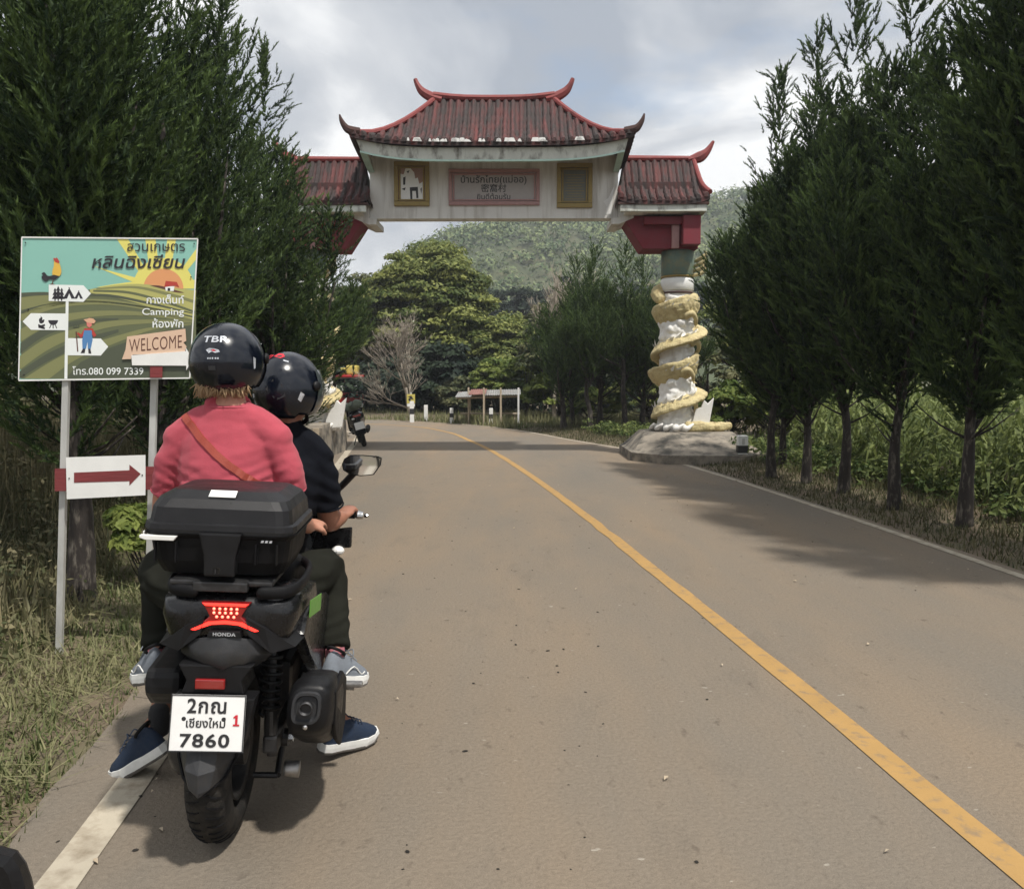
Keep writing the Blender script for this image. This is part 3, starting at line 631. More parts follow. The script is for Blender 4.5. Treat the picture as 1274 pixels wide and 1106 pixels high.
    gobj('dragon_mane', join(*[tube([(.1*math.cos(a)+.28*math.cos(a), .38*math.sin(a), .60), (.50*math.cos(a), .5*math.sin(a), .56), (.52*math.cos(a+.3), .52*math.sin(a+.3), .66)], [.07, .06, .02], 7, k=3) for a in [R(x) for x in range(190, 360, 24)]]), M['cloud_relief'], dr, smooth=True)
    # plinth
    if s < 0:
        pb_ = gobj('plinth', loft([[(xc+px*k, .1+py*k, z) for px, py in ((-1.0, -1.2), (.42, -1.2), (.42, 1.1), (-1.0, 1.1))] for z, k in ((-.05, 1.0), (.60, .97), (.66, .95), (.68, .9))]), M['concrete'])
        gobj('plinth_panel', box((xc-.30, -1.115, .32), (.9, .03, .42), .01), M['wood_pale'], pb_); gobj('plinth_pilaster', box((xc+.30, -1.12, .31), (.12, .04, .6), .01), M['wood_pale'], pb_)
        for o_ in list(dr.children) + [co, dr]: pass
        continue
    pl = []
    for (hx_, y0, y1, z, ch) in ((1.0, -2.0, 1.3, -.05, .55), (1.0, -2.0, 1.3, .16, .55), (.93, -1.9, 1.25, .19, .53), (.62, -.75, .8, .50, .32)):
        pl.append([(xc+px, py, z) for px, py in ((-hx_-.05, y0+ch*1.3), (-hx_+ch, y0), (hx_-.0, y0), (hx_+.45, y0+ch), (hx_+.45, y1-ch), (hx_, y1), (-hx_+ch, y1), (-hx_-.05, y1-ch))])
    gobj('plinth', loft(pl), M['concrete'])

# ================================================================== TREES
def plumes(p, d, l, nl, leaf=.215, wid=.22, droop=.22, tint=None):
    """p,d (k,3) start and direction, l (k,) length: feathery sprays of nl leaflets -> tris (k*nl,3,3), tint"""
    k = len(p); s = np.linspace(.05, 1, nl)[None, :, None]; ax = p[:, None] + d[:, None]*(l[:, None, None]*s)
    ax[..., 2] -= (droop*l[:, None]*(s[..., 0]**2))
    side = unit(np.cross(d, rng.normal(size=(k, 3))))[:, None]; ang = rng.uniform(0, 6.28, (k, nl, 1)); b = np.cross(d[:, None], side)
    rad = side*np.cos(ang) + b*np.sin(ang); ld = unit(d[:, None]*1.0 + rad*(.80-.5*s) + rng.normal(size=(k, nl, 3))*.15)
    L_ = l[:, None, None]*leaf*(1.1-.5*s)*rng.uniform(.7, 1.25, (k, nl, 1)); wv = unit(np.cross(ld, rng.normal(size=(k, nl, 3))))*L_*wid
    st = ax - d[:, None]*l[:, None, None]*.06
    tri = np.stack([st + wv, st - wv, st + ld*L_], 2).reshape(-1, 3, 3)
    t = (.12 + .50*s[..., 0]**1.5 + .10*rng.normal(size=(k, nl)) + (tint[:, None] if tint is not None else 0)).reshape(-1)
    return tri, t
def juniper_crown(h, z0, r, stems, per, pl, nl, lean=(0, 0), scale=1, seed=0, top_open=1.0, wid=.16, cull=None):
    r_ = np.random.default_rng(seed); P_, D_, L_, T_, inner = [], [], [], [], []; limbs = []
    for sidx in range(stems):
        if sidx == 0: off = np.zeros(2); zt = h; zb = z0
        else:
            a = r_.uniform(0, 6.28); q = r_.uniform(.35, .85)*r; off = np.array([math.cos(a), math.sin(a)])*q; zt = h*(1-.50*(q/r)**1.3)*r_.uniform(.85, 1.0); zb = z0 + r_.uniform(0, .25)*(h-z0)*(.4+q/r)
        base = np.array([off[0]*.15, off[1]*.15, zb-.25]); top = np.array([off[0] + lean[0]*zt/h, off[1] + lean[1]*zt/h, zt])
        mid = (base+top)/2 + np.array([off[0]*.55, off[1]*.55, -.1*h*.3]); limbs.append((base, mid, top))
        rs = r*(.62 if sidx == 0 else .54)
        for b_ in range(per):
            t = (b_ + r_.random())/per; c = (1-t)**2*base + 2*t*(1-t)*mid + t*t*top
            prof = (math.sin(min(1, t*2.6+.42)*math.pi/2))*(1-t**2.1)**.8 + .10*top_open
            a = r_.uniform(0, 6.28); out = np.array([math.cos(a), math.sin(a), 0]); Lb = rs*prof*r_.uniform(.65, 1.25) + .08
            el = .55 + .35*t; bt = r_.normal()*.13
            for k in range(pl):
                u = (k+.6)/pl; pp = c + out*Lb*u*math.cos(el)*1.1 + np.array([0, 0, Lb*(u*math.sin(el)+.35*u*u)])
                dr = unit(out*(1.0-.25*u) + np.array([0, 0, .75+.7*u+.5*t]) + r_.normal(size=3)*.33)
                P_.append(pp + r_.normal(size=3)*.03*scale); D_.append(dr); L_.append(scale*r_.uniform(.20, .44)*(1-.25*t)); T_.append(bt + .10*(u-.5) + .22*max(0, t-.5)*0)
        # shooting tips
        for k in range(7):
            P_.append(top - np.array([0, 0, .16*k])*scale); D_.append(unit(np.array([r_.normal()*.18, r_.normal()*.18, 1]))); L_.append(.5*scale); T_.append(.1)
    P_, D_, L_, T_ = map(np.array, (P_, D_, L_, T_))
    if cull: k_ = cull(P_); P_, D_, L_, T_ = P_[k_], D_[k_], L_[k_], T_[k_]
    return (*plumes(P_, D_, L_, nl, tint=T_, wid=wid), limbs)
def trunk_vf(h, z0, r0, limbs, seed, spread=True, skip=False):
    r_ = random.Random(seed); pts = [(0, 0, -.15)] + [(r_.gauss(0, .02*i), r_.gauss(0, .02*i), h*.6*i/5) for i in range(1, 6)]
    tv, tf = tube(pts, [r0*1.5] + [r0*(1-.15*i) for i in range(1, 6)], 18, k=14)
    tv = [v + Vector((v.x, v.y, 0)).normalized()*r0*(.16*noise.noise(Vector((math.atan2(v.y, v.x)*2.2, seed, v.z*3.5))) + .10*noise.noise(Vector((v.x*60, v.y*60, v.z*9)))) for v in tv]
    parts = [(tv, tf)]
    for b, m, t in limbs[1:]:
        if skip and m[1] < -.05: continue
        b = Vector(b); parts.append(tube([Vector((0, 0, max(.4, b.z-.1))), Vector(m)*.55 + b*.45, Vector(m)*.6+Vector(t)*.4], [r0*.42, r0*.33, r0*.12], 6, k=3))
    for i in range(10 if spread else 0):                                       # dead stubs below the crown
        a = r_.uniform(0, 6.28); z = r_.uniform(z0-.45, z0+.4); L_ = r_.uniform(.15, .6); parts.append(tube([(0, 0, z), (math.cos(a)*L_*.5, math.sin(a)*L_*.5, z+L_*.25), (math.cos(a)*L_, math.sin(a)*L_, z+L_*.7)], [r0*.28, r0*.16, r0*.06], 5, k=2))
    vf = join(*parts)
    return vf
def juniper(name, loc, rz, h, z0, r, stems, per, pl, nl, seed, label, group, mt='juniper', r0=.062, scale=1, lean=(0, 0), topo=1.0, wid=.16, cull=None):
    e = empty(name, loc, rz, label=label, cat='tree', group=group)
    tri, tn, limbs = juniper_crown(h, z0, r, stems, per, pl, nl, lean, scale, seed, topo, wid, cull)
    tv = trunk_vf(h, z0, r0, limbs, seed, skip=cull is not None); me = mobj('trunk', tv, M['bark'], e, smooth=True)
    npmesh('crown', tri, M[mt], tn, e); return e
GR, GL, GB = 'junipers along the field side of the road', 'junipers along the verge side of the road', 'junipers beyond the gate'
# field side: trunks bare to about 1.4 m
ja = juniper('juniper_tree', (4.46, 9.75, .03), .4, 6.3, 1.15, 1.12, 10, 78, 6, 36, 11, 'dark juniper on the fourth trunk from the gate plinth', GR, scale=1.0)
jb = juniper('juniper_tree', (4.62, 8.55, .03), 2.1, 6.6, 1.2, 1.06, 10, 78, 6, 36, 12, 'dark juniper on the fifth and thickest trunk from the plinth', GR)
jc = juniper('juniper_tree', (4.40, 11.15, .03), 4.0, 6.7, 1.25, 1.0, 10, 78, 6, 36, 13, 'tall juniper with a spire top on the third trunk from the plinth', GR)
dup(jb, (4.28, 12.2, .03), 4.4, (.95, .95, .93), 'juniper with a split top on the second trunk from the plinth', GR)
dup(ja, (4.02, 13.0, .03), 5.6, (1.0, 1.0, .95), 'juniper closest to the gate plinth with foliage touching the side roof', GR)
dup(jc, (4.72, 7.1, .03), 2.5, (1.08, 1.08, 1.05), 'dark juniper at the picture edge, after the thickest trunk', GR)
dup(ja, (4.92, 5.9, .03), 1.3, (1.1, 1.1, 1.12), 'juniper at the very edge of the view with only its branches showing', GR)
dup(jb, (4.55, 14.1, .03), .9, (.9, .9, .78), 'shorter juniper standing just behind the plinth of the gate', GR)
# verge side: dense big trees with low crowns
jd = juniper('juniper_tree', (-2.86, 5.5, .12), 0, 6.4, 1.0, 1.0, 10, 86, 8, 30, 21, 'big juniper whose rough trunk stands behind the white arrow sign', GL, r0=.07, lean=(-.3, .2), scale=.74, cull=lambda q: ((q[:, 1] > -.80) | (q[:, 2] > 2.9)) & (q[:, 1] > -1.0))
je = juniper('juniper_tree', (-3.22, 7.8, .12), 2.5, 6.9, .9, 1.35, 11, 80, 7, 31, 22, 'tall juniper rising behind the pink shirt and black helmet', GL, lean=(0, 0), scale=.85, r0=.08)
dup(je, (-4.55, 6.9, .12), 4.2, (1.05, 1.05, 1.04), 'broad juniper filling the edge of the view behind the billboard', GL)
dup(jd, (-4.9, 9.4, .12), 2.8, (1.2, 1.06, 1.1), 'juniper standing back from the verge behind the billboard panel', GL)
jf = juniper('juniper_tree', (-3.72, 10.2, .12), 1.0, 6.6, .9, 1.15, 9, 60, 6, 28, 23, 'juniper with upswept side branches against the sky beside the gate roof', GL)
dup(jf, (-3.62, 12.7, .12), 3.4, (1.2, 1.15, .93), 'lower juniper with wispy tips in front of the gate roof end', GL)
dup(jf, (-3.92, 14.5, .12), 5.0, (1.0, 1.0, .62), 'small juniper hiding the verge side dragon column', GL)
dup(je, (-5.6, 12.6, .12), .2, (1.0, 1.0, .9), 'juniper hidden behind the second row of the verge', GL)
dup(jd, (-6.6, 7.8, .12), 5.1, (1.1, 1.1, .95), 'juniper at the far edge with sky gaps through its crown', GL)
jg = juniper('juniper_tree', (-4.75, 22.6, .1), .7, 4.9, 1.75, 1.15, 9, 46, 6, 20, 24, 'light green juniper with a short trunk behind the parked scooter', GL, 'juniper_light', r0=.09, scale=1.15)
dup(jg, (-5.3, 20.4, .1), 2.2, (.95, .95, 1.05), 'light green juniper just past the column base on the verge', GL)
# beyond the gate on the field side
jh = juniper('juniper_tree', (1.55, 25.6, 0), 0, 5.0, 1.1, 1.3, 9, 46, 6, 20, 31, 'dark leaning juniper nearest the tin roofed shelter', GB, r0=.09, scale=1.2, lean=(.4, 0))
for q, (x, y, a, s, lb) in enumerate([(2.25, 24.6, 1, .97, 'second juniper of the clump beyond the gate'), (2.75, 26.3, 2.2, 1.1, 'tallest pointed juniper of the clump beyond the gate'), (3.25, 24.4, 3.1, 1.06, 'juniper of the clump beyond the gate with a pale trunk'), (3.9, 25.2, 4.4, .98, 'bushy juniper beyond the gate beside the dragon column'), (4.5, 23.6, 5.2, .9, 'small juniper half hidden by the dragon column'), (1.95, 27.4, 5.9, .9, 'rear juniper of the clump beyond the gate')]):
    dup(jh if q % 2 else jg, (x, y, 0), a, (s, s, s), lb, GB)

def broadleaf(name, loc, h, z0, rx, ry, n, per, leaf, seed, label, cat='tree', group=None, mt='broadleaf', r0=.22, trunk=True, barkm='bark', up=.7, asym=.25):
    r_ = np.random.default_rng(seed); e = empty(name, loc, r_.uniform(0, 6), label=label, cat=cat, group=group)
    d = unit(r_.normal(size=(n, 3))); d[:, 2] = np.abs(d[:, 2])*1.0 - .25; q = r_.uniform(.45, 1, (n, 1))**.5
    zc = z0 + (h-z0)*.38; C = d*q*np.array([rx, ry, (h-z0)*.60]) + np.array([0, 0, zc]); C[:, 2] = np.clip(C[:, 2], z0, h-.3)
    cr = r_.uniform(.16, .30, (n, 1))*np.array([[rx, rx, rx*.62]]); C[:, :2] *= (1+asym*(r_.random((n, 1))-.5))
    qd, tn = clumps(C, cr, per, leaf, .35, up)
    if trunk:
        parts = [tube([(0, 0, -.2), (.05, .03, z0*.5+.3), (0, .1, z0+.6), (.1, 0, h*.7)], [r0*1.3, r0, r0*.8, r0*.3], 9, k=4)]
        for i in range(0, n, max(1, n//16)):
            c = Vector(C[i]); b = Vector((0, 0, max(z0*.6, c.z*.45))); parts.append(tube([b, (b+c)/2 + Vector((0, 0, -.2)), c], [r0*.4, r0*.25, r0*.07], 5, k=3))
        mobj('trunk' if cat == 'tree' else 'stem', join(*parts), M[barkm], e, smooth=True)
    npmesh('crown' if cat == 'tree' else 'foliage', qd, M[mt], tn, e); return e
GF = 'broadleaf trees behind the bend'
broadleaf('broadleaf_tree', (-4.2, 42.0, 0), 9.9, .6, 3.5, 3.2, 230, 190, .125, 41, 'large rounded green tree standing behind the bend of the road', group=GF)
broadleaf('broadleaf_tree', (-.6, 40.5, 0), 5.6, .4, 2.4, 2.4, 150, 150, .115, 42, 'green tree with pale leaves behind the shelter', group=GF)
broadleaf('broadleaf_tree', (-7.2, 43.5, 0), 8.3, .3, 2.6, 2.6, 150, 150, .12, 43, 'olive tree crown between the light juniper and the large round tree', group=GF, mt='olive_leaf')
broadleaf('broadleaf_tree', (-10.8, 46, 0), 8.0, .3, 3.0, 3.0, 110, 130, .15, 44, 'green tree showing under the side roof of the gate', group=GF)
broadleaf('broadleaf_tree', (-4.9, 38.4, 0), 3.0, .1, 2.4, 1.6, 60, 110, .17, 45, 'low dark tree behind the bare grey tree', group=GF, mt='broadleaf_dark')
broadleaf('broadleaf_tree', (-3.3, 38.0, 0), 4.0, .1, 2.3, 1.6, 60, 110, .17, 46, 'low dark tree behind the white road post', group=GF, mt='broadleaf_dark')
GD = 'tall dark trees below the hill'
for q, (x, y, h, r, lb) in enumerate([(-7.5, 88, 14.6, 3.4, 'dark tree crown just past the round green tree'), (-3.0, 92, 15.2, 3.8, 'first dark tree of the band below the hill'), (1.2, 86, 13.6, 3.3, 'dark rounded tree below the hill above the shelter'), (5.2, 90, 15.0, 3.7, 'dark tree below the hill beside the twiggy tree'), (9.4, 88, 13.2, 3.6, 'dark tree of the band behind the juniper clump'), (13.6, 91, 14.4, 4.0, 'dark tree below the beam end'), (-1.0, 78, 9.6, 3.4, 'shorter dark tree in front of the dark band'), (4.0, 76, 9.0, 3.4, 'low dark tree in front of the band, behind the twigs'),
                                     (-14.6, 84, 13.6, 2.4, 'small dark tree on the skyline under the side roof'), (-12.2, 86, 13.2, 2.0, 'second small dark tree on the skyline'), (-18.5, 86, 13.5, 3.0, 'dark tree on the skyline behind the bracket'), (18, 84, 13, 4, 'dark tree behind the dragon column')]):
    broadleaf('broadleaf_tree', (x, y, 0), h-.1, 1.0, r, r, 60, 90, .28, 50+q, lb, group=GD, mt='broadleaf_dark', r0=.3)
# bright shrubs and low growth round the shelter, along the far verge and behind the field junipers
GS = 'leafy shrubs beside the road'
for q, (x, y, h, r, m_, lb) in enumerate([(.55, 33.6, 3.0, 1.3, 'shrub', 'tall sunlit shrub right behind the shelter end post'), (-.6, 35, 2.9, 1.3, 'shrub', 'sunlit yellow green shrub behind the tin roofs'), (1.6, 32.0, 2.4, 1.1, 'shrub', 'bright shrub between the shelter and the juniper clump'), (-2.2, 35.6, 1.9, 1.2, 'olive_leaf', 'olive shrub behind the striped road post'),
      (2.9, 28.6, 1.6, 1.1, 'shrub', 'bright low shrub behind the juniper trunks'), (4.6, 28.5, 2.6, 1.4, 'broadleaf', 'green bush behind the juniper clump'), (6.0, 26, 3.6, 1.6, 'olive_leaf', 'grey green bush beside the dragon column'), (5.4, 20.6, 1.7, .9, 'shrub', 'bright bush between the plinth and the first field juniper'), (6.4, 19.4, 2.3, 1.3, 'shrub', 'rounded sunlit bush behind the dragon tail'),
      (7.6, 22, 3.0, 1.7, 'broadleaf', 'green bush in the field behind the first juniper trunks'), (9.8, 21, 2.7, 1.8, 'shrub', 'wide sunlit bush behind the maize'), (12.4, 20, 3.2, 2.0, 'broadleaf', 'dark green bush at the back of the maize field'), (14.6, 17.5, 3.0, 1.8, 'shrub', 'bush at the back corner of the maize field'), (10.5, 15.2, 2.4, 1.3, 'broadleaf', 'green bush between the maize and the thick trunk'),
      (-8.4, 37.5, 2.6, 2.0, 'broadleaf_dark', 'dark bush behind the red truck'), (-11.5, 38.5, 3.6, 2.2, 'broadleaf_dark', 'dark bush behind the parked scooter'), (-8.2, 24.5, 2.6, 1.5, 'olive_leaf', 'olive bush behind the light green juniper'), (-7.2, 17.0, 2.8, 1.6, 'olive_leaf', 'bush behind the verge side column'), (-8.6, 12.6, 2.6, 1.6, 'weeds', 'dry bush behind the verge junipers'), (-7.8, 9.6, 2.0, 1.4, 'weeds', 'dry straw coloured bush behind the billboard post')]):
    broadleaf('shrub', (x, y, 0), h, .05, r, r*.9, 42, 95, .10 if y < 30 else .13, 80+q, lb, 'shrub', GS, m_, r0=.05)
broadleaf('shrub', (-2.62, 6.1, .1), .75, .02, .40, .36, 26, 90, .045, 120, 'small fresh green bush on the verge between the sign posts', 'shrub', GS, 'shrub', r0=.02)
C3 = np.column_stack([rng.uniform(-17, 9, 900), rng.uniform(36.5, 46, 900), rng.uniform(.1, 1.5, 900)]); C3 = C3[(C3[:, 1] > 36.5 + np.abs(C3[:, 0]+3)*.05)]; q3, t3 = clumps(C3, np.full((len(C3), 3), .55), 32, .15)
npmesh('undergrowth', q3, M['broadleaf_dark'], t3, kind='stuff', label='dark undergrowth at the foot of the trees behind the bend', cat='undergrowth')
# bare trees
def bare_tree(loc, h, seed, label, m_='bark_pale', spread=.62, r0=.10, depth=6, upb=.35):
    r_ = random.Random(seed); parts = []
    def grow(p, d, L_, r, lv):
        k = 3 if lv > 2 else 2; pts = [p]; q = p.copy(); dd = d.copy()
        for i in range(k): dd = (dd + Vector((r_.gauss(0, .13), r_.gauss(0, .13), upb*.18))).normalized(); q = q + dd*L_/k; pts.append(q.copy())
        parts.append(tube(pts, [r*(1-.35*i/k) for i in range(k+1)], 6 if lv > 4 else 3))
        if lv <= 0: return
        for i in range(3 if lv > 1 else 4):
            f_ = r_.uniform(.35, 1); b = pts[min(k, int(f_*k+.5))]; nd = (dd + Vector((r_.gauss(0, spread), r_.gauss(0, spread), r_.gauss(upb*.3, .25)))).normalized(); grow(b, nd, L_*r_.uniform(.62, .82), max(.006, r*.55), lv-1)
        grow(pts[-1], dd, L_*.75, max(.006, r*.6), lv-1)
    e = empty('bare_tree', loc, 0, label=label, cat='tree'); grow(Vector((0, 0, -.1)), Vector((.02, 0, 1)), h*.30, r0, depth-1)
    mobj('trunk', join(*parts), M[m_], e, smooth=True); return e
bare_tree((-4.3, 35.6, 0), 5.0, 5, 'leafless grey tree with fine twigs behind the yellow sign', r0=.09)
bare_tree((1.6, 31.2, 0), 6.2, 9, 'twiggy half bare tree above the juniper clump', spread=.35, upb=1.0, r0=.09)
bare_tree((2.6, 32.4, 0), 6.0, 14, 'second twiggy tree with arching tips behind the junipers', spread=.35, upb=1.0, r0=.08)
broadleaf('broadleaf_tree', (2.0, 32.6, 0), 5.8, .5, 1.9, 1.6, 60, 70, .12, 131, 'thin olive leaved tree behind the juniper clump', mt='olive_leaf')
broadleaf('broadleaf_tree', (5.2, 31.5, 0), 5.4, .5, 2.2, 1.8, 70, 90, .13, 132, 'olive tree between the juniper clump and the dragon column', mt='olive_leaf')
broadleaf('broadleaf_tree', (10.5, 33, 0), 7.5, .5, 3.2, 2.6, 70, 90, .18, 133, 'broad tree behind the field behind the junipers', mt='broadleaf')
broadleaf('broadleaf_tree', (17.5, 31, 0), 7.5, .5, 3.6, 2.6, 70, 90, .18, 134, 'broad tree at the far corner of the field', mt='broadleaf')
broadleaf('broadleaf_tree', (-13.5, 30, 0), 6.5, .5, 3.2, 2.6, 70, 90, .18, 135, 'broad tree behind the verge bushes', mt='olive_leaf')

# ------------------------------------------------------------------ grass, weeds, maize (nobody could count these)
def blades(pos, h, lean, w_, tint, seg=1):
    k = len(pos); a = rng.uniform(0, 6.28, k); out = np.stack([np.cos(a), np.sin(a), np.zeros(k)], 1); side = np.stack([-np.sin(a), np.cos(a), np.zeros(k)], 1)*w_[:, None]
    top = pos + out*(h*lean)[:, None] + np.array([0, 0, 1])*(h*np.sqrt(np.maximum(.02, 1-lean**2)))[:, None]
    return np.stack([pos - side, pos + side, top], 1), tint
def scatter(n, f, xr, yr):
    out = []
    while len(out) < n:
        x = rng.uniform(*xr, 4000); y = yr[0] + (yr[1]-yr[0])*rng.random(4000)**1.5; k = f(x, y); out += list(zip(x[k], y[k]))
    return np.array(out[:n])
lx = lambda y: np.interp(y, Lp[:, 1], Lp[:, 0]); rx_ = lambda y: np.interp(y, Rp[:, 1], Rp[:, 0])
def gz(p): return np.array([ground_z(x, y) for x, y in p])
def fbm(p, s, o=0): return np.array([noise.noise(Vector((x*s, y*s, o))) for x, y in p])
# mown verge
p = scatter(64000, lambda x, y: (x < lx(y) - .32 - .2*np.sin(y*2.1)**2) & (x > lx(y)-3.6), (-7.5, -.8), (1.4, 16)); k = len(p); nz = fbm(p, 1.6); z = gz(p)
h = rng.uniform(.05, .13, k)*(1+.4*nz); lean = np.clip(rng.normal(.75, .25, k), .1, .99); t_ = np.clip(.45+.55*nz+.22*rng.normal(size=k), 0, 1)
tr, tn = blades(np.column_stack([p, z]), h, lean, rng.uniform(.0025, .006, k)*(1+.05*p[:, 1]), t_); 
p3 = scatter(7000, lambda x, y: (x < lx(y)-.24) & (x > lx(y)-.75), (-4, -.8), (1.4, 12)); p2 = scatter(5000, lambda x, y: (x < lx(y)-.25) & (x > lx(y)-3.0), (-6, -.8), (1.4, 12)); k2 = len(p2)      # cut straw lying on top
tr2, tn2 = blades(np.column_stack([p2, gz(p2)+rng.uniform(.02, .09, k2)]), rng.uniform(.10, .26, k2), np.full(k2, .985), rng.uniform(.002, .005, k2), np.clip(.8+.2*rng.normal(size=k2), 0, 1))
tr3, tn3 = blades(np.column_stack([p3, gz(p3)]), rng.uniform(.02, .08, 7000), np.clip(rng.normal(.6, .3, 7000), .1, .99), rng.uniform(.002, .005, 7000), np.clip(.3+.3*rng.normal(size=7000), 0, 1))
npmesh('verge_grass', np.concatenate([tr, tr2, tr3]), M['grass'], np.concatenate([tn, tn2, tn3]), kind='stuff', label='mown verge grass strewn with dry straw', cat='grass')
# long grass and weeds behind the verge
p = scatter(52000, lambda x, y: (x < lx(y)-1.15-.25*np.sin(y)) & (x > lx(y)-6.5), (-12, -2), (3.2, 26)); k = len(p); nz = fbm(p, .9, 4); far = np.clip((lx(p[:, 1])-p[:, 0]-1.0)/2.2, 0, 1)
h = (.12+.85*far)*np.clip(1+.7*nz, .25, 2)*rng.uniform(.5, 1.15, k)
tr, tn = blades(np.column_stack([p, gz(p)]), h, np.clip(rng.normal(.35, .2, k), 0, .95), rng.uniform(.005, .014, k), np.clip(.42+.35*nz+.25*rng.normal(size=k), 0, 1))
k3 = 1500; s3 = p[rng.integers(0, k, k3)]; hz = (.12+.85*np.clip((lx(s3[:, 1])-s3[:, 0]-1.0)/2.2, 0, 1)); C3 = np.column_stack([s3, gz(s3)+hz*rng.uniform(.2, .8, k3)]); q3, t3 = clumps(C3, np.full((k3, 3), .16), 22, .028)
npmesh('tall_weeds', tr, M['weeds'], tn, kind='stuff', label='rough dry weeds and long grass behind the verge', cat='weeds')
npmesh('weed_leaves', q3, M['weeds'], t3*.8, kind='stuff', label='small leafy weeds growing through the long verge grass', cat='weeds')
# field verge in the shade
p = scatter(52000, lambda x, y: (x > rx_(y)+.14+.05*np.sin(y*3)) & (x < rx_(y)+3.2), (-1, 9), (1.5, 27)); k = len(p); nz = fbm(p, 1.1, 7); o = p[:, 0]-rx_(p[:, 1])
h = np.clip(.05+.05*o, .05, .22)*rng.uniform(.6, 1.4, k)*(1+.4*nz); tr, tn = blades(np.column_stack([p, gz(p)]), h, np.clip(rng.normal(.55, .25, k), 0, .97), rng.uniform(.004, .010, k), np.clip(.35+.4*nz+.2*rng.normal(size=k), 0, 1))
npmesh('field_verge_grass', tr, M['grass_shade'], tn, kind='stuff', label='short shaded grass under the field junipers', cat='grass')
p = scatter(16000, lambda x, y: ((y > 27) & (x > rx_(y)) | (y > 33)) & (y < 38), (-12, 6), (27, 38)); k = len(p); nz = fbm(p, .6, 2)
tr, tn = blades(np.column_stack([p, np.zeros(k)]), rng.uniform(.08, .40, k)*(1+.8*nz), np.clip(rng.normal(.35, .25, k), 0, .95), rng.uniform(.012, .03, k), np.clip(.5+.4*nz+.2*rng.normal(size=k), 0, 1))
npmesh('far_verge_grass', tr, M['grass'], tn, kind='stuff', label='rough grass beyond the outside of the bend', cat='grass')
# maize
def maize(p, hs):
    out, tt = [], []
    for (x, y), h in zip(p, hs):
        z = 0; nleaf = 13; st = np.array([[x-.012, y, z], [x+.012, y, z], [x+.004, y, z+h*.95]]); out.append(np.array([st[0], st[1], st[2], st[2]])); tt.append(.6)
        for i in range(nleaf):
            a = rng.uniform(0, 6.28); zz = h*(.12+.8*i/nleaf); o = np.array([math.cos(a), math.sin(a), 0]); s = np.array([-o[1], o[0], 0]); L_ = rng.uniform(.28, .52); w1 = .024
            b = np.array([x, y, zz]); m1 = b + o*L_*.4 + [0, 0, L_*.45]; m2 = b + o*L_*.8 + [0, 0, L_*.30]; e = b + o*L_*1.05 + [0, 0, -L_*.12]; ti = rng.uniform(.2, 1)
            out += [np.array([b-s*.012, b+s*.012, m1+s*w1, m1-s*w1]), np.array([m1-s*w1, m1+s*w1, m2+s*w1*.7, m2-s*w1*.7]), np.array([m2-s*w1*.7, m2+s*w1*.7, e, e])]; tt += [ti, ti*.95, ti*.85]
    return np.array(out), np.array(tt)
pm = []
for yy in np.arange(2.0, 22, .48):
    for xx in np.arange(rx_(yy)+1.75+max(0, (yy-12)*.25), rx_(yy)+9.5, .27): pm.append((xx+rng.normal()*.05, yy+rng.normal()*.07))
pm = np.array(pm); qm, tm = maize(pm, rng.uniform(.95, 1.45, len(pm))); npmesh('maize_field', qm, M['corn'], tm, kind='stuff', label='field of green maize behind the row of junipers', cat='crop')
p = scatter(9000, lambda x, y: (x > rx_(y)+1.2) & (x < rx_(y)+2.4), (1, 8), (2.0, 24)); C3 = np.column_stack([p[:700], rng.uniform(.05, .35, 700)]); q3, t3 = clumps(C3, np.full((700, 3), .17), 26, .045)
npmesh('field_weeds', q3, M['corn'], t3, kind='stuff', label='leafy weeds at the foot of the maize', cat='weeds')
# pebbles and crumbs on the tarmac
r5 = random.Random(5); pb = []
for i in range(170):
    y = 1.6 + 9*r5.random()**1.5; a, b = np.interp(y, Lp[:, 1], Lp[:, 0]), np.interp(y, Rp[:, 1], Rp[:, 0]); t = r5.choice([r5.gauss(.33, .05), r5.gauss(.22, .03), r5.random(), r5.gauss(.02, .03)]); x = a + (b-a)*t; s = r5.choice([.003, .004, .006, .009])
    pb.append(ell((x, y, s*.3), (s*r5.uniform(.7, 1.6), s*r5.uniform(.6, 1), s*.3), 6, 4, (0, 0, r5.uniform(0, 3))))
mobj('road_crumbs', join(*pb), M['tyre'], kind='stuff', label='small stones and crumbs scattered over the tarmac', cat='gravel')
lf = []
for i in range(160):
    y = 1.6 + 14*r5.random(); a = np.interp(y, Lp[:, 1], Lp[:, 0]); b = np.interp(y, Rp[:, 1], Rp[:, 0]); x = r5.choice([a + abs(r5.gauss(0, .25)), b - abs(r5.gauss(0, .35)), r5.uniform(a, b)]); s = r5.uniform(.008, .022); q = r5.uniform(0, 6)
    lf.append(xf(([(-s, 0, .004), (0, -s*.4, .010), (s, 0, .005), (0, s*.4, .012)], [(0, 1, 2, 3)]), TRS((x, y, .004), (r5.uniform(-.3, .3), 0, q))))
mobj('fallen_leaves', join(*lf), M['wood_pale'], kind='stuff', label='dry leaf scraps lying on the road', cat='leaves')

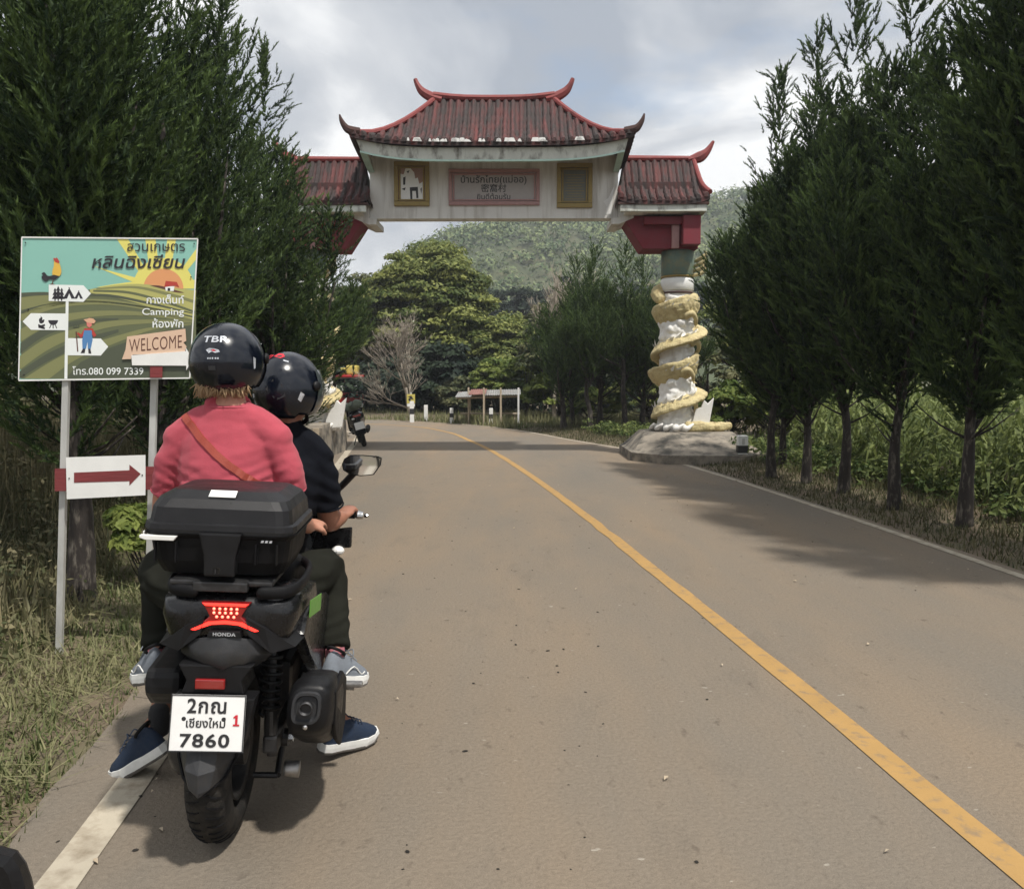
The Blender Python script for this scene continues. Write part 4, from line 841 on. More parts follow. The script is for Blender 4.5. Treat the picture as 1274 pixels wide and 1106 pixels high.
# ================================================================== THE SCOOTER IN FRONT
BIKE_M = Matrix.Translation((-.945, 2.80, 0)) @ Matrix.Rotation(R(5), 4, 'Z') @ Matrix.Rotation(R(3.2), 4, 'Y'); BI = BIKE_M.inverted()
def Bl(u, v, Y): return BI @ P(u, v, Y)
bike = empty('motor_scooter', label='black scooter carrying two riders, with a black top box and lit red tail light', cat='scooter'); bike.matrix_world = BIKE_M
def b(name, vf, m, parent=None, **kw): return mobj(name, vf, m, parent or bike, **kw)
def wheel(y, r, wtyre, name, par, detail=True):
    wl = b(name, lathe([(.018, -wtyre*.55), (.05, -wtyre*.5), (.05, wtyre*.5), (.018, wtyre*.55)], 16, 'x'), M['dark_metal'], par); wl.location = (-.03, y, r)
    prof = []
    for q in range(13):
        a = -math.pi*.62 + q*math.pi*1.24/12; prof.append((r - wtyre*.52 + wtyre*.52*math.cos(a), wtyre*.5*math.sin(a)/1.0))
    b('tyre', loft([[(p[1], -p[0]*math.sin(t), p[0]*math.cos(t)) for p in prof] + [(prof[-1][1]*.7, -(prof[-1][0]-.004)*math.sin(t), (prof[-1][0]-.004)*math.cos(t)), (prof[0][1]*.7, -(prof[0][0]-.004)*math.sin(t), (prof[0][0]-.004)*math.cos(t))] for t in [k*2*math.pi/56 for k in range(56)]], closed=True), M['tyre'], wl, smooth=True)
    if detail:                                                                 # tread blocks
        tr = []
        for k in range(44):
            t = k*2*math.pi/44
            for sx, off in ((-1, 0), (1, .5)):
                tt = t + off*2*math.pi/44; x0, x1 = sx*.010, sx*wtyre*.40
                pts = []
                for j in range(4):
                    x = x0 + (x1-x0)*j/3; tw = tt + j*.028; aa = math.asin(max(-1, min(1, x/(wtyre*.5)))); rr = r - wtyre*.52 + wtyre*.52*math.cos(aa) + .0015; pts.append((x, -rr*math.sin(tw), rr*math.cos(tw)))
                tr.append(tube(pts, [.0022, .0035, .0035, .0015], 4))
        b('tread', join(*tr), M['matte_black'], wl, kind='stuff')
    ri = r - wtyre*1.0
    rim = b('rim', loft([[(x, -q*math.sin(t), q*math.cos(t)) for q, x in ((ri+.012, -wtyre*.42), (ri-.006, -wtyre*.36), (ri-.014, 0), (ri-.006, wtyre*.36), (ri+.012, wtyre*.42), (ri-.0, 0))] for t in [k*2*math.pi/40 for k in range(40)]], closed=True), M['dark_metal'], wl, smooth=True)
    for k in range(6):
        a = k*math.pi/3; b('spoke', tube([(0, -.03*math.sin(a), .03*math.cos(a)), (0, -(ri-.005)*math.sin(a+.12), (ri-.005)*math.cos(a+.12))], [(.02, .013), (.014, .009)], 6), M['dark_metal'], wl)
    return wl
wheel(-.075, .285, .138, 'rear_wheel', None); wheel(1.32, .285, .105, 'front_wheel', None, False)
# hugger mudguard: faceted grey shield over the tyre, ending in a point
yb = -.345
b('mudguard', loft([[(-.085, yb+.12, .47), (-.03, yb+.02, .47), (.0, yb+.01, .47), (.03, yb+.02, .47), (.085, yb+.12, .47)], [(-.092, yb+.07, .42), (-.045, yb-.015, .42), (0, yb-.03, .42), (.045, yb-.015, .42), (.092, yb+.07, .42)], [(-.085, yb+.05, .36), (-.042, yb-.045, .355), (0, yb-.068, .35), (.042, yb-.045, .355), (.085, yb+.05, .36)], [(-.062, yb+.02, .315), (-.03, yb-.045, .298), (0, yb-.064, .292), (.03, yb-.045, .298), (.062, yb+.02, .315)], [(-.012, yb-.035, .285), (-.006, yb-.052, .279), (0, yb-.056, .277), (.006, yb-.052, .279), (.012, yb-.035, .285)]], cap=False), M['grey_plastic'], None)
b('mudguard_edge', join(tube([(-.094, yb+.08, .48), (-.094, yb+.06, .42), (-.086, yb+.04, .36), (-.062, yb+.01, .31), (-.01, yb-.045, .28), (.01, yb-.045, .28), (.062, yb+.01, .31), (.086, yb+.04, .36), (.094, yb+.06, .42), (.094, yb+.08, .48)], .005, 6)), M['matte_black'])
b('mudguard_inner', loft([[(x, yb+.12 - .03*math.cos(x*20) + dy, z) for x in (-.08, -.04, 0, .04, .08)] for z, dy in ((.62, .02), (.5, -.02), (.40, -.05))], cap=False), M['matte_black'])
# licence plate, tilted, screwed to its bracket
pz = .500; PT = TRS((-.012, -.39, pz), (R(-9), 0, 0))
pl = b('licence_plate', xf(prism([(-.107, -.082), (.107, -.082), (.107, .082), (-.107, .082)], 'y', -.0015, .0015, .0007), PT), M['plate_white'])
def onp(vf, x, z, y=-.0035): return xf(([(v.x+x, y, v.y+z) for v in vf[0]], vf[1]), PT)
b('plate_border', xf(join(*[box((x, -.0026, z), (w_, .002, h_)) for x, z, w_, h_ in ((0, .0805, .214, .003), (0, -.0805, .214, .003), (-.1055, 0, .003, .158), (.1055, 0, .003, .158))]), PT), M['grey_plastic'], pl)
b('plate_lettering', join(onp(fit(text('2กณ', 1, off=.022, spacing=1.1), .112, .043), -.004, .050), onp(fit(text('เชียงใหม่', 1, off=.016), .112, .030), -.004, .003), onp(fit(text('7860', 1, off=.024, spacing=1.12), .142, .040), -.004, -.049)), M['ink'], pl)
b('plate_sticker', onp(([V for V in map(Vector, ((-.009, -.016, 0), (.009, -.016, 0), (.009, -.011, 0), (.0035, -.011, 0), (.0035, .016, 0), (-.002, .016, 0), (-.009, .010, 0), (-.009, .006, 0), (-.0035, .008, 0), (-.0035, -.011, 0), (-.009, -.011, 0)))], [tuple(range(11))]), .083, .010), M['ink_red'], pl)
for x in (-.068, .046): b('screw', xf(lathe([(.001, 0), (.0065, 0), (.0065, .004), (.001, .005)], 10, 'y'), PT @ Matrix.Translation((x, -.002, .012))), M['dark_metal'], pl)
b('plate_holder', join(prism([(-.10, .575), (.085, .575), (.075, .615), (.11, .665), (-.11, .665), (-.085, .615)], 'y', -.36, -.20, .006), prism([(-.10, .42), (.09, .42), (.12, .57), (-.12, .57)], 'y', -.372, -.30, .006)), M['black_plastic'])
rf = b('reflector', box((-.012, -.372, .612), (.086, .014, .030), .004), M['red_lens'])
# tail: main shell, faceted wings, visor piece above the plate
def ringx(pts, y, dz=0): return [(x*.92, y, z+dz) for x, z in pts]
sec = [(-.215, .855), (-.10, .872), (0, .876), (.10, .872), (.215, .855), (.222, .80), (.195, .715), (.12, .665), (0, .65), (-.12, .665), (-.195, .715), (-.222, .80)]
def scl(s, sz, zc=.77): return [(x*s, zc+(z-zc)*sz) for x, z in sec]
b('tail_shell', loft([ringx(scl(.55, .5), -.335, .01), ringx(scl(.86, .80), -.325, .005), ringx(scl(.97, .93), -.29), ringx(sec, -.20), ringx(scl(1.08, 1.0), .0, -.02), ringx(scl(.90, .9), .26, -.07), ringx(scl(.75, .8), .62, -.12)]), M['gloss_black'], smooth=True)
b('tail_nose', prism([(-.045, .765), (.045, .765), (.05, .748), (-.05, .748)], 'y', -.357, -.32, .002), M['black_plastic'])
for s in (-1, 1):
    b('tail_wing', loft([[(s*.06, -.352, .805), (s*.115, -.350, .775), (s*.20, -.31, .71), (s*.135, -.345, .70), (s*.07, -.356, .755)], [(s*.07, -.20, .81), (s*.125, -.20, .78), (s*.215, -.18, .71), (s*.14, -.18, .69), (s*.08, -.20, .75)]]), M['black_plastic'])
    b('side_cover', prism([(-.22, .72), (-.05, .60), (.25, .42), (.62, .36), (.66, .60), (.30, .73), (-.10, .80)], 'x', s*.17, s*.215, .015), M['gloss_black'])
b('tail_visor', loft([[(x, -.352 + .6*x*x*2, .752-.15*abs(x)) for x in (-.13, -.07, 0, .07, .13)], [(x, -.372 + 1.6*x*x*2, .715-.2*abs(x)) for x in (-.135, -.07, 0, .07, .135)], [(x*.9, -.374 + 1.8*x*x*2, .672) for x in (-.13, -.07, 0, .07, .13)], [(x*.65, -.355 + 1.8*x*x*2, .642) for x in (-.13, -.07, 0, .07, .13)]], cap=False), M['grey_plastic'], smooth=True)
b('brand_lettering', ([(v.x, -.3575, v.y+.757) for v in fit(text('HONDA', 1, off=.03, spacing=1.1), .066, .011)[0]], fit(text('HONDA', 1, off=.03, spacing=1.1), .066, .011)[1]), M['silver_print'])
tl = b('tail_light', prism([(-.072, .850), (.072, .850), (.056, .828), (.046, .808), (.06, .795), (.102, .768), (.09, .762), (.04, .782), (-.04, .782), (-.09, .762), (-.102, .768), (-.06, .795), (-.046, .808), (-.056, .828)], 'y', -.350, -.30, .003), M['red_lens'])
b('lit_bar', prism([(-.066, .848), (.066, .848), (.058, .841), (-.058, .841)], 'y', -.3535, -.349), M['lamp_red'], tl)
for s in (-1, 1): b('lit_bar', prism([(s*.0, .797), (s*.05, .792), (s*.098, .768), (s*.086, .766), (s*.04, .784), (s*.0, .788)], 'y', -.3535, -.349), M['lamp_red'], tl)
for r_i, (z, n_) in enumerate(((.832, 5), (.820, 5), (.808, 4))):
    for k in range(n_): b('led', ell(((k-(n_-1)/2)*.0165, -.3515, z), (.0042, .003, .0042), 8, 6), M['lamp_dot'], tl)
# grab rail, rack and seat
gr = b('grab_rail', join(tube([(-.15, .14, .875), (-.185, .0, .885), (-.192, -.20, .885), (-.165, -.31, .88), (-.10, -.335, .878)], [(.011, .020)]*5, 8, k=4, dome=True), tube([(.15, .14, .875), (.19, .0, .885), (.20, -.20, .885), (.175, -.31, .88), (.10, -.335, .878)], [(.011, .020)]*5, 8, k=4, dome=True)), M['matte_black'], smooth=True)
b('rack_plate', join(box((0, -.16, .903), (.30, .34, .016), .005), box((0, -.33, .895), (.16, .03, .03), .005), box((-.06, -.12, .885), (.03, .2, .04)), box((.06, -.12, .885), (.03, .2, .04))), M['dark_metal'])
b('seat', loft([[(x*(.155 if y < .2 else .165)*(1 if y < .5 else .72), y, z0 + zz*.055 + (0 if y > .28 else .045)) for x, zz in [(math.cos(t)*1, math.sin(t)) for t in [k*math.pi/8 for k in range(9)]] + [(-1, -1.2), (1, -1.2)]] for y, z0 in ((-.06, .83), (.05, .83), (.20, .82), (.30, .80), (.36, .775), (.55, .765), (.72, .775), (.80, .74))]), M['matte_black'], smooth=True)
# top box --------------------------------------------------------
def rrect(w_, d_, z, c, yc=-.135, n_=4):
    out = []
    for sx, sy, a0 in ((1, 1, 0), (-1, 1, 90), (-1, -1, 180), (1, -1, 270)):
        for k in range(n_+1): a = R(a0 + 90*k/n_); out.append(((sx*(w_/2-c) + c*math.cos(a))*.94 - .012, yc + sy*(d_/2-c) + c*math.sin(a), z))
    return out
tb = b('top_box', loft([rrect(.34, .27, .915, .05), rrect(.39, .33, .925, .06), rrect(.425, .37, .965, .06), rrect(.445, .395, 1.035, .06), rrect(.468, .42, 1.045, .06), rrect(.474, .426, 1.052, .06)]), M['matte_black'])
b('lid', loft([rrect(.474, .428, 1.062, .06, n_=3), rrect(.470, .424, 1.078, .06, n_=3), rrect(.444, .40, 1.082, .045, n_=3), rrect(.432, .385, 1.125, .045, n_=3), rrect(.405, .352, 1.150, .05, n_=3), rrect(.33, .27, 1.172, .04, n_=3), rrect(.24, .18, 1.176, .03, n_=3)]), M['box_plastic'], tb)
b('lid_seam', loft([rrect(.462, .415, 1.050, .06), rrect(.462, .415, 1.064, .06)]), M['ink'], tb)
lp = b('latch', join(prism([(-.062, 1.058), (.062, 1.058), (.045, .985), (.045, .93), (-.045, .93), (-.045, .985)], 'y', -.362, -.32, .006)), M['black_plastic'], tb)
b('keyhole', lathe([(.001, .0), (.012, .0), (.012, .006), (.001, .007)], 14, 'y'), M['chrome'], lp).location = (-.008, -.362, .948)
b('keyslot', box((-.008, -.3705, .948), (.003, .002, .012)), M['ink'], lp)
b('box_ribs', join(*[box((x, -.337, .995), (.004, .02, .06), .001) for x in (-.19, -.13, .10, .16)]), M['matte_black'], tb)
b('reflective_strip', prism([(-.232, 1.044), (-.125, 1.044), (-.135, 1.030), (-.215, 1.030), (-.232, 1.036)], 'y', -.353, -.335, .002), M['white_paint'], tb)
b('reflective_strip', box((-.2365, -.20, 1.040), (.006, .2, .012), .002), M['white_paint'], tb)
b('lid_label', xf(box((0, 0, 0), (.078, .034, .0016)), TRS((-.012, -.290, 1.1655), (R(28), 0, R(0)))), M['white_paint'], tb)
b('box_mark', join(*[([(x0, -.3535, 1.034), (x0+.008, -.3535, 1.034), (x0+.010, -.3535, 1.041), (x0+.003, -.3535, 1.041)], [(0, 1, 2, 3)]) for x0 in (.115, .127, .139)]), M['silver_print'], tb)
# exhaust
MUF = [(math.copysign(abs(math.cos(a))**.62, math.cos(a)) + .12*math.sin(a), math.copysign(abs(math.sin(a))**.62, math.sin(a))) for a in [k*math.pi/12+.01 for k in range(24)]]
ex = b('exhaust', loft([[(.262 + w_*px, y, .462 + dz + h_*pz_) for px, pz_ in MUF] for y, w_, h_, dz in ((-.285, .052, .062, .045), (-.27, .066, .08, .040), (-.18, .078, .105, .01), (-.02, .080, .13, -.05), (.14, .07, .12, -.11), (.30, .04, .05, -.16))]), M['black_plastic'], smooth=True)
b('end_cap', loft([[(.258 + w_*px, y, .512 + h_*pz_) for px, pz_ in MUF] for y, w_, h_ in ((-.283, .046, .052), (-.297, .044, .050), (-.297, .036, .042), (-.288, .030, .036))]), M['grey_plastic'], ex)
tp = b('tail_pipe', lathe([(.016, .02), (.016, -.012), (.022, -.014), (.022, .02)], 18, 'y'), M['dark_metal'], ex, smooth=True); tp.location = (.258, -.300, .515)
b('tail_pipe_hole', lathe([(.001, .0), (.0155, .0), (.0155, .001), (.001, .001)], 18, 'y'), M['ink'], ex).location = (.258, -.300, .515)
b('heat_shield', prism([(-.22, .54), (-.02, .54), (.12, .47), (.14, .30), (.02, .26), (-.12, .34), (-.20, .42)], 'x', .325, .340, .008), M['matte_black'], ex)
b('bolt', ell((.258, -.3, .455), (.008, .006, .008), 10, 6), M['chrome'], ex)
# shock absorber with a coil
sh = b('shock_absorber', join(tube([(.115, -.10, .70), (.125, -.13, .34)], .014, 10), tube([(.122, -.125, .44), (.125, -.13, .36)], .022, 12), box((.127, -.13, .33), (.05, .04, .06), .01)), M['dark_metal'])
hx = [(.117+.0000*q + .031*math.cos(q*.62), -.105 - .022*q/88 + .031*math.sin(q*.62), .665 - .235*q/88) for q in range(89)]
b('spring', tube(hx, .0068, 6), M['black_plastic'], sh, smooth=True)
b('swing_arm', join(box((.125, .10, .30), (.035, .42, .06), .012), tube([(.10, .02, .285), (.16, .02, .285)], .03, 12)), M['dark_metal'])
b('axle_nut', lathe([(.001, 0), (.016, 0), (.016, .018), (.001, .02)], 6, 'x'), M['chrome']).location = (.158, .02, .285)
# engine side: transmission case, airbox
b('transmission_case', loft([[(-.15 + w_*math.cos(t), y, .315 + h_*math.sin(t) + .0) for t in [k*math.pi/7 for k in range(14)]] for y, w_, h_ in ((-.16, .03, .06), (-.14, .05, .095), (0, .06, .115), (.25, .06, .10), (.5, .06, .12), (.56, .04, .08))]), M['dark_metal'], smooth=True)
b('case_cover', join(box((-.10, -.10, .33), (.06, .07, .11), .012), box((-.075, -.13, .275), (.05, .05, .04), .01), tube([(-.07, -.12, .25), (-.07, -.12, .40)], .010, 8)), M['metal'])
b('airbox', prism([(-.24, .60), (-.05, .62), (.25, .58), (.25, .46), (-.03, .445), (-.19, .475), (-.25, .53)], 'x', -.245, -.135, .022), M['black_plastic'])
b('engine', join(box((0, .42, .36), (.24, .30, .22), .03), box((.07, .56, .42), (.10, .22, .16), .02)), M['dark_metal'])
st = b('centre_stand', join(tube([(-.10, .30, .20), (-.12, .06, .13)], .012, 8), tube([(.10, .30, .20), (.12, .06, .13)], .012, 8), tube([(-.12, .06, .13), (.12, .06, .13)], .011, 8)), M['dark_metal'])
b('stand_foot', lathe([(.002, 0), (.026, 0), (.028, .01), (.028, .05), (.002, .052)], 14, 'x'), M['metal'], st, smooth=True).location = (.16, -.05, .205)
for s in (-1, 1):
    pg = b('footpeg', join(tube([(s*.17, .20, .44), (s*.28, .22, .40), (s*.36, .22, .395)], .013, 8, k=3), box((s*.335, .22, .405), (.11, .032, .018), .006)), M['metal'])
    b('footboard', prism([(.45, .30), (1.0, .33), (1.12, .55), (1.06, .60), (.94, .37), (.45, .345)], 'x', s*.09, s*.235, .01), M['matte_black'])
# front end
b('frame_tunnel', loft([[(w_*px, y, z + h_*pz_) for px, pz_ in [(-1, -1), (1, -1), (1, .5), (.55, 1), (-.55, 1), (-1, .5)]] for y, z, w_, h_ in ((.45, .45, .11, .16), (.75, .45, .10, .16), (1.0, .55, .09, .2), (1.12, .70, .10, .22))]), M['gloss_black'])
b('front_fairing', loft([[(w_*px, y, z) for px, z in [(-1, z0), (-.75, (z0+z1)/2+.05), (-.45, z1), (.45, z1), (.75, (z0+z1)/2+.05), (1, z0)]] for y, w_, z0, z1 in ((1.05, .22, .50, .92), (1.18, .215, .52, .98), (1.36, .16, .58, .90), (1.50, .08, .66, .78))]), M['gloss_black'])
ws = b('windscreen', loft([[(w_*px, y + .05*abs(px)*-1, z) for px in (-1, -.6, 0, .6, 1)] for y, w_, z in ((1.36, .15, .90), (1.30, .15, 1.02), (1.22, .12, 1.16))] , cap=False), M['visor'])
for s in (-1, 1): b('fork_leg', tube([(s*.085, 1.32, .285), (s*.085, 1.14, .72)], .022, 10), M['dark_metal'])
b('front_mudguard', loft([[(x, 1.32 - .315*math.sin(t)*1.0, .285 + .315*math.cos(t) - .5*x*x*10*.1) for x in (-.065, -.03, 0, .03, .065)] for t in [R(q) for q in range(-75, 60, 15)]], cap=False), M['gloss_black'])
hb = Bl(436, 640, 3.70); hb2 = Vector((-hb.x, hb.y, hb.z)); hc = Vector((0, hb.y+.10, hb.z+.02))
bar = b('handlebar', tube([hb2, hb2*.6 + hc*.4 + Vector((0, .01, 0)), hc, hb*.6 + hc*.4 + Vector((0, .01, 0)), hb], .012, 10, k=4), M['dark_metal'])
b('headset', box((0, hc.y+.02, hc.z), (.26, .16, .09), .03), M['gloss_black'])
for s, p_ in ((1, hb), (-1, hb2)):
    d = Vector((s, -.12, -.02)).normalized(); b('grip', tube([p_ - d*.11, p_ + d*.02], .0175, 12), M['matte_black'], bar)
    b('bar_end', tube([p_ + d*.02, p_ + d*.032, p_ + d*.034, p_ + d*.058], [.011, .017, .020, .016], 12), M['chrome'], bar)
    b('brake_lever', tube([p_ - d*.13 + Vector((0, .05, .005)), p_ - d*.05 + Vector((0, .075, 0)), p_ + d*.07 + Vector((0, .055, -.01))], [.008, .007, .009], 8, k=3, dome=True), M['chrome'], bar)
# mirrors: asymmetric pointed housings on black arms
def mirror(s, par=None):
    c = Bl(450, 578, 3.66); c = Vector((s*c.x, c.y, c.z)); root = Bl(403, 622, 3.72); root = Vector((s*root.x, root.y, root.z))
    ol = [(-.085, -.002), (-.078, -.028), (-.045, -.047), (.0, -.050), (.055, -.042), (.083, .002), (.086, .032), (.070, .040), (.0, .042), (-.05, .040), (-.076, .022)]
    # housing bulges forwards (+y); the glass faces the rider
    ax = [[(c.x + s*x*k1, c.y + y, c.z + z*k1) for x, z in ol] for k1, y in ((1, -.006), (1.0, .010), (.86, .032), (.5, .045), (.1, .050))]
    h = b('mirror_housing', loft(ax), M['gloss_black'], smooth=False)
    b('mirror_glass', ([(c.x + s*x*.93, c.y - .0075, c.z + z*.92) for x, z in ol], [tuple(range(len(ol)))[::(1 if s > 0 else -1)]]), M['mirror'], h)
    b('mirror_arm', tube([root, root*.55 + c*.45 + Vector((0, .03, -.012)), c + Vector((-s*.03, .03, -.035))], [(.017, .014), (.015, .012), (.016, .012)], 10, k=4), M['black_plastic'], h, smooth=True)
mirror(1); mirror(-1)
pc = Bl(421, 672, 3.62); b('front_indicator', ell(pc + Vector((0, .0, -.045)), (.028, .03, .02), 12, 8), M['white_paint'])
b('handguard_panel', prism([(-.09, -.06), (.085, -.045), (.085, .045), (-.07, .02)], 'y', -.015, .015, .008), M['gloss_black']).location = pc + Vector((-.03, .03, .01))
gs = b('side_sticker', xf(box((0, 0, 0), (.135, .003, .055), .001), TRS((.249, -.105, .785), (0, R(4), R(83)))), M['green_sticker'])

for o in list(COL.objects):
    if o.parent == bike and o.name.split('.')[0] in ('tail_shell', 'tail_wing', 'tail_visor', 'brand_lettering', 'tail_light', 'tail_nose', 'grab_rail', 'side_cover'): o.location.x = .02
    if o.parent == bike and o.name.split('.')[0].startswith('mudguard'): o.location.x = -.03

# ================================================================== THE RIDERS
def grid(rows):
    n = len(rows[0]); V = [v for r_ in rows for v in r_]; return V, [(j*n+i, j*n+i+1, (j+1)*n+i+1, (j+1)*n+i) for j in range(len(rows)-1) for i in range(n-1)]
def frame(f, n):
    """columns: forward, side, normal"""
    f = f.normalized(); n = (n - f*n.dot(f)).normalized(); s = n.cross(f); return f, s, n
def hand(wrist, fwd, back, curl, side=1, spread=.0):
    """palm plus four fingers and a thumb; back = direction of the back of the hand; side = +1 thumb towards n x f"""
    f, s, n = frame(fwd, back); s = s*side; parts = [tube([wrist - f*.03, wrist + f*.005, wrist + f*.045, wrist + f*.088], [(.026, .019), (.027, .018), (.039, .0155), (.038, .012)], 12, hint=s, dome=True)]
    for i, (off, l) in enumerate(((.029, .92), (.010, 1.0), (-.010, .95), (-.028, .78))):
        p = wrist + f*.080 + s*off; d = (f + s*(off*spread)).normalized(); nn = n.copy(); pts = [p]; a = curl*.55
        for seg in (.042*l, .026*l, .021*l):
            d, nn = d*math.cos(a) - nn*math.sin(a), nn*math.cos(a) + d*math.sin(a); p = p + d*seg; pts.append(p); a = curl
        parts.append(tube(pts, [.0100, .0092, .0085, .0072], 8, dome=True))
    tb_ = wrist + f*.022 + s*.028; parts.append(tube([tb_ - s*.012, tb_ + s*.018 + f*.022 - n*.012, tb_ + s*.022 + f*.050 - n*.030, tb_ + s*.008 + f*.070 - n*.042], [.014, .0125, .0105, .0085], 8, dome=True)); return parts
def helmet(par, c, yaw, tilt, r, visor_up=False):
    """open-face helmet with smoked visor; c centre, yaw about z (0 = looking +y)"""
    T = Matrix.Translation(c) @ Matrix.Rotation(yaw, 4, 'Z') @ Matrix.Rotation(tilt, 4, 'X'); rx, ry, rz = r
    def S(az, el, k=1.0):
        x, y, z = math.cos(el)*math.sin(az), math.cos(el)*math.cos(az), math.sin(el); 
        flare = 1 + (.05*max(0, -z) if z < 0 else 0); return Vector((x*rx*k*flare, y*ry*k*flare, z*rz*k))
    na, ne = 56, 26; keep = []
    def el(j, az):
        lo = R(-52) if abs(az) > R(62) else R(-50); lo = R(-46) - R(10)*(math.cos(az) < -.3)*1; return lo + (R(90)-lo)*j/ne
    V = []; idx = {}; Fq = []
    for layer, k in ((0, 1.0), (1, .90)):
        for j in range(ne+1):
            for i in range(na): idx[(layer, j, i)] = len(V); a = -math.pi + i*2*math.pi/na; V.append(S(a, el(j, a), k))
    def open_(j, i):
        a = -math.pi + (i+.5)*2*math.pi/na; e = el(j+.5, a); return abs(a) < R(66) and e < R(26)
    solid = set()
    for j in range(ne):
        for i in range(na):
            if not open_(j, i): solid.add((j, i))
    for (j, i) in solid:
        i2 = (i+1) % na; A, B_, C_, D_ = (j, i), (j, i2), (j+1, i2), (j+1, i)
        Fq.append(tuple(idx[(0, *q)] for q in (A, B_, C_, D_))); Fq.append(tuple(idx[(1, *q)] for q in (D_, C_, B_, A)))
        for (dj, di, e1, e2) in ((-1, 0, A, B_), (0, 1, B_, C_), (0, -1, D_, A)):
            if (j+dj, (i+di) % na) not in solid: Fq.append((idx[(0, *e1)], idx[(1, *e1)], idx[(1, *e2)], idx[(0, *e2)]))
    h = mobj('helmet', xf((V, Fq), T), M['helmet_paint'], par, smooth=True)
    # soft lining, edge trim, chin rail sides, visor, strap
    mobj('helmet_lining', xf(loft([[S(-math.pi + i*2*math.pi/32, R(-40), .93) for i in range(32)], [S(-math.pi + i*2*math.pi/32, R(-58), .86) for i in range(32)], [S(-math.pi + i*2*math.pi/32, R(-54), .74) for i in range(32)]], cap=False), T), M['matte_black'], h, smooth=True)
    rim = [S(R(a), R(27), 1.005) for a in range(-66, 67, 6)]; mobj('visor_rim', xf(tube(rim, .0045, 6), T), M['chrome'], h, smooth=True)
    gr = [[S(R(a), R(e)*1.0, 1.045) for a in range(-74, 75, 4)] for e in (-40, -28, -14, 0, 12, 24, 30)]
    mobj('visor', xf(grid(gr), T), M['visor'], h, smooth=True)
    mobj('visor_pivot', xf(join(*[xf(lathe([(.001, .0), (.020, .0), (.018, .008), (.001, .010)], 14, 'x'), Matrix.Translation(S(s*R(78), R(4), 1.02)) @ Matrix.Rotation(0 if s > 0 else math.pi, 4, 'Z')) for s in (-1, 1)]), T), M['black_plastic'], h, smooth=True)
    return h, T, S
def on_helmet(h, T, S, s, az, el_, w_, hgt, m, off=.02, name='helmet_lettering', k=1.012):
    t = fit(text(s, 1, off=off), w_, hgt); rr = .14; V = [T @ S(az - v.x/rr, el_ + v.y/rr, k) for v in t[0]]; return mobj(name, (V, t[1]), m, h)
def patch(h, T, S, pts, m, name='helmet_decal', k=1.012):
    V = [T @ S(R(a), R(e), k) for a, e in pts]; return mobj(name, (V, [tuple(range(len(V)))]), m, h)
def face(par, c, yaw, m_skin):
    T = Matrix.Translation(c) @ Matrix.Rotation(yaw, 4, 'Z')
    mobj('eye', xf(join(*[ell((s*.033, .088, .0), (.013, .010, .009), 10, 6) for s in (-1, 1)]), T), M['sole_white'], par, smooth=True); mobj('iris', xf(join(*[ell((s*.033, .0965, .0), (.0055, .003, .0055), 8, 6) for s in (-1, 1)]), T), M['ink'], par)
    mobj('mouth', xf(ell((0, .093, -.068), (.024, .008, .007), 10, 6), T), M['sock_pink'], par, smooth=True)
def head_parts(c, yaw):
    T = Matrix.Translation(c) @ Matrix.Rotation(yaw, 4, 'Z')
    return [xf(v, T) for v in (ell((0, 0, .02), (.078, .098, .108), 18, 12), ell((0, .030, -.055), (.060, .066, .065), 14, 10), tube([(0, .094, .012), (0, .112, -.026), (0, .100, -.034)], [.010, .014, .010], 8, dome=True), ell((-.08, -.005, -.01), (.010, .02, .032), 8, 6), ell((.08, -.005, -.01), (.010, .02, .032), 8, 6))]
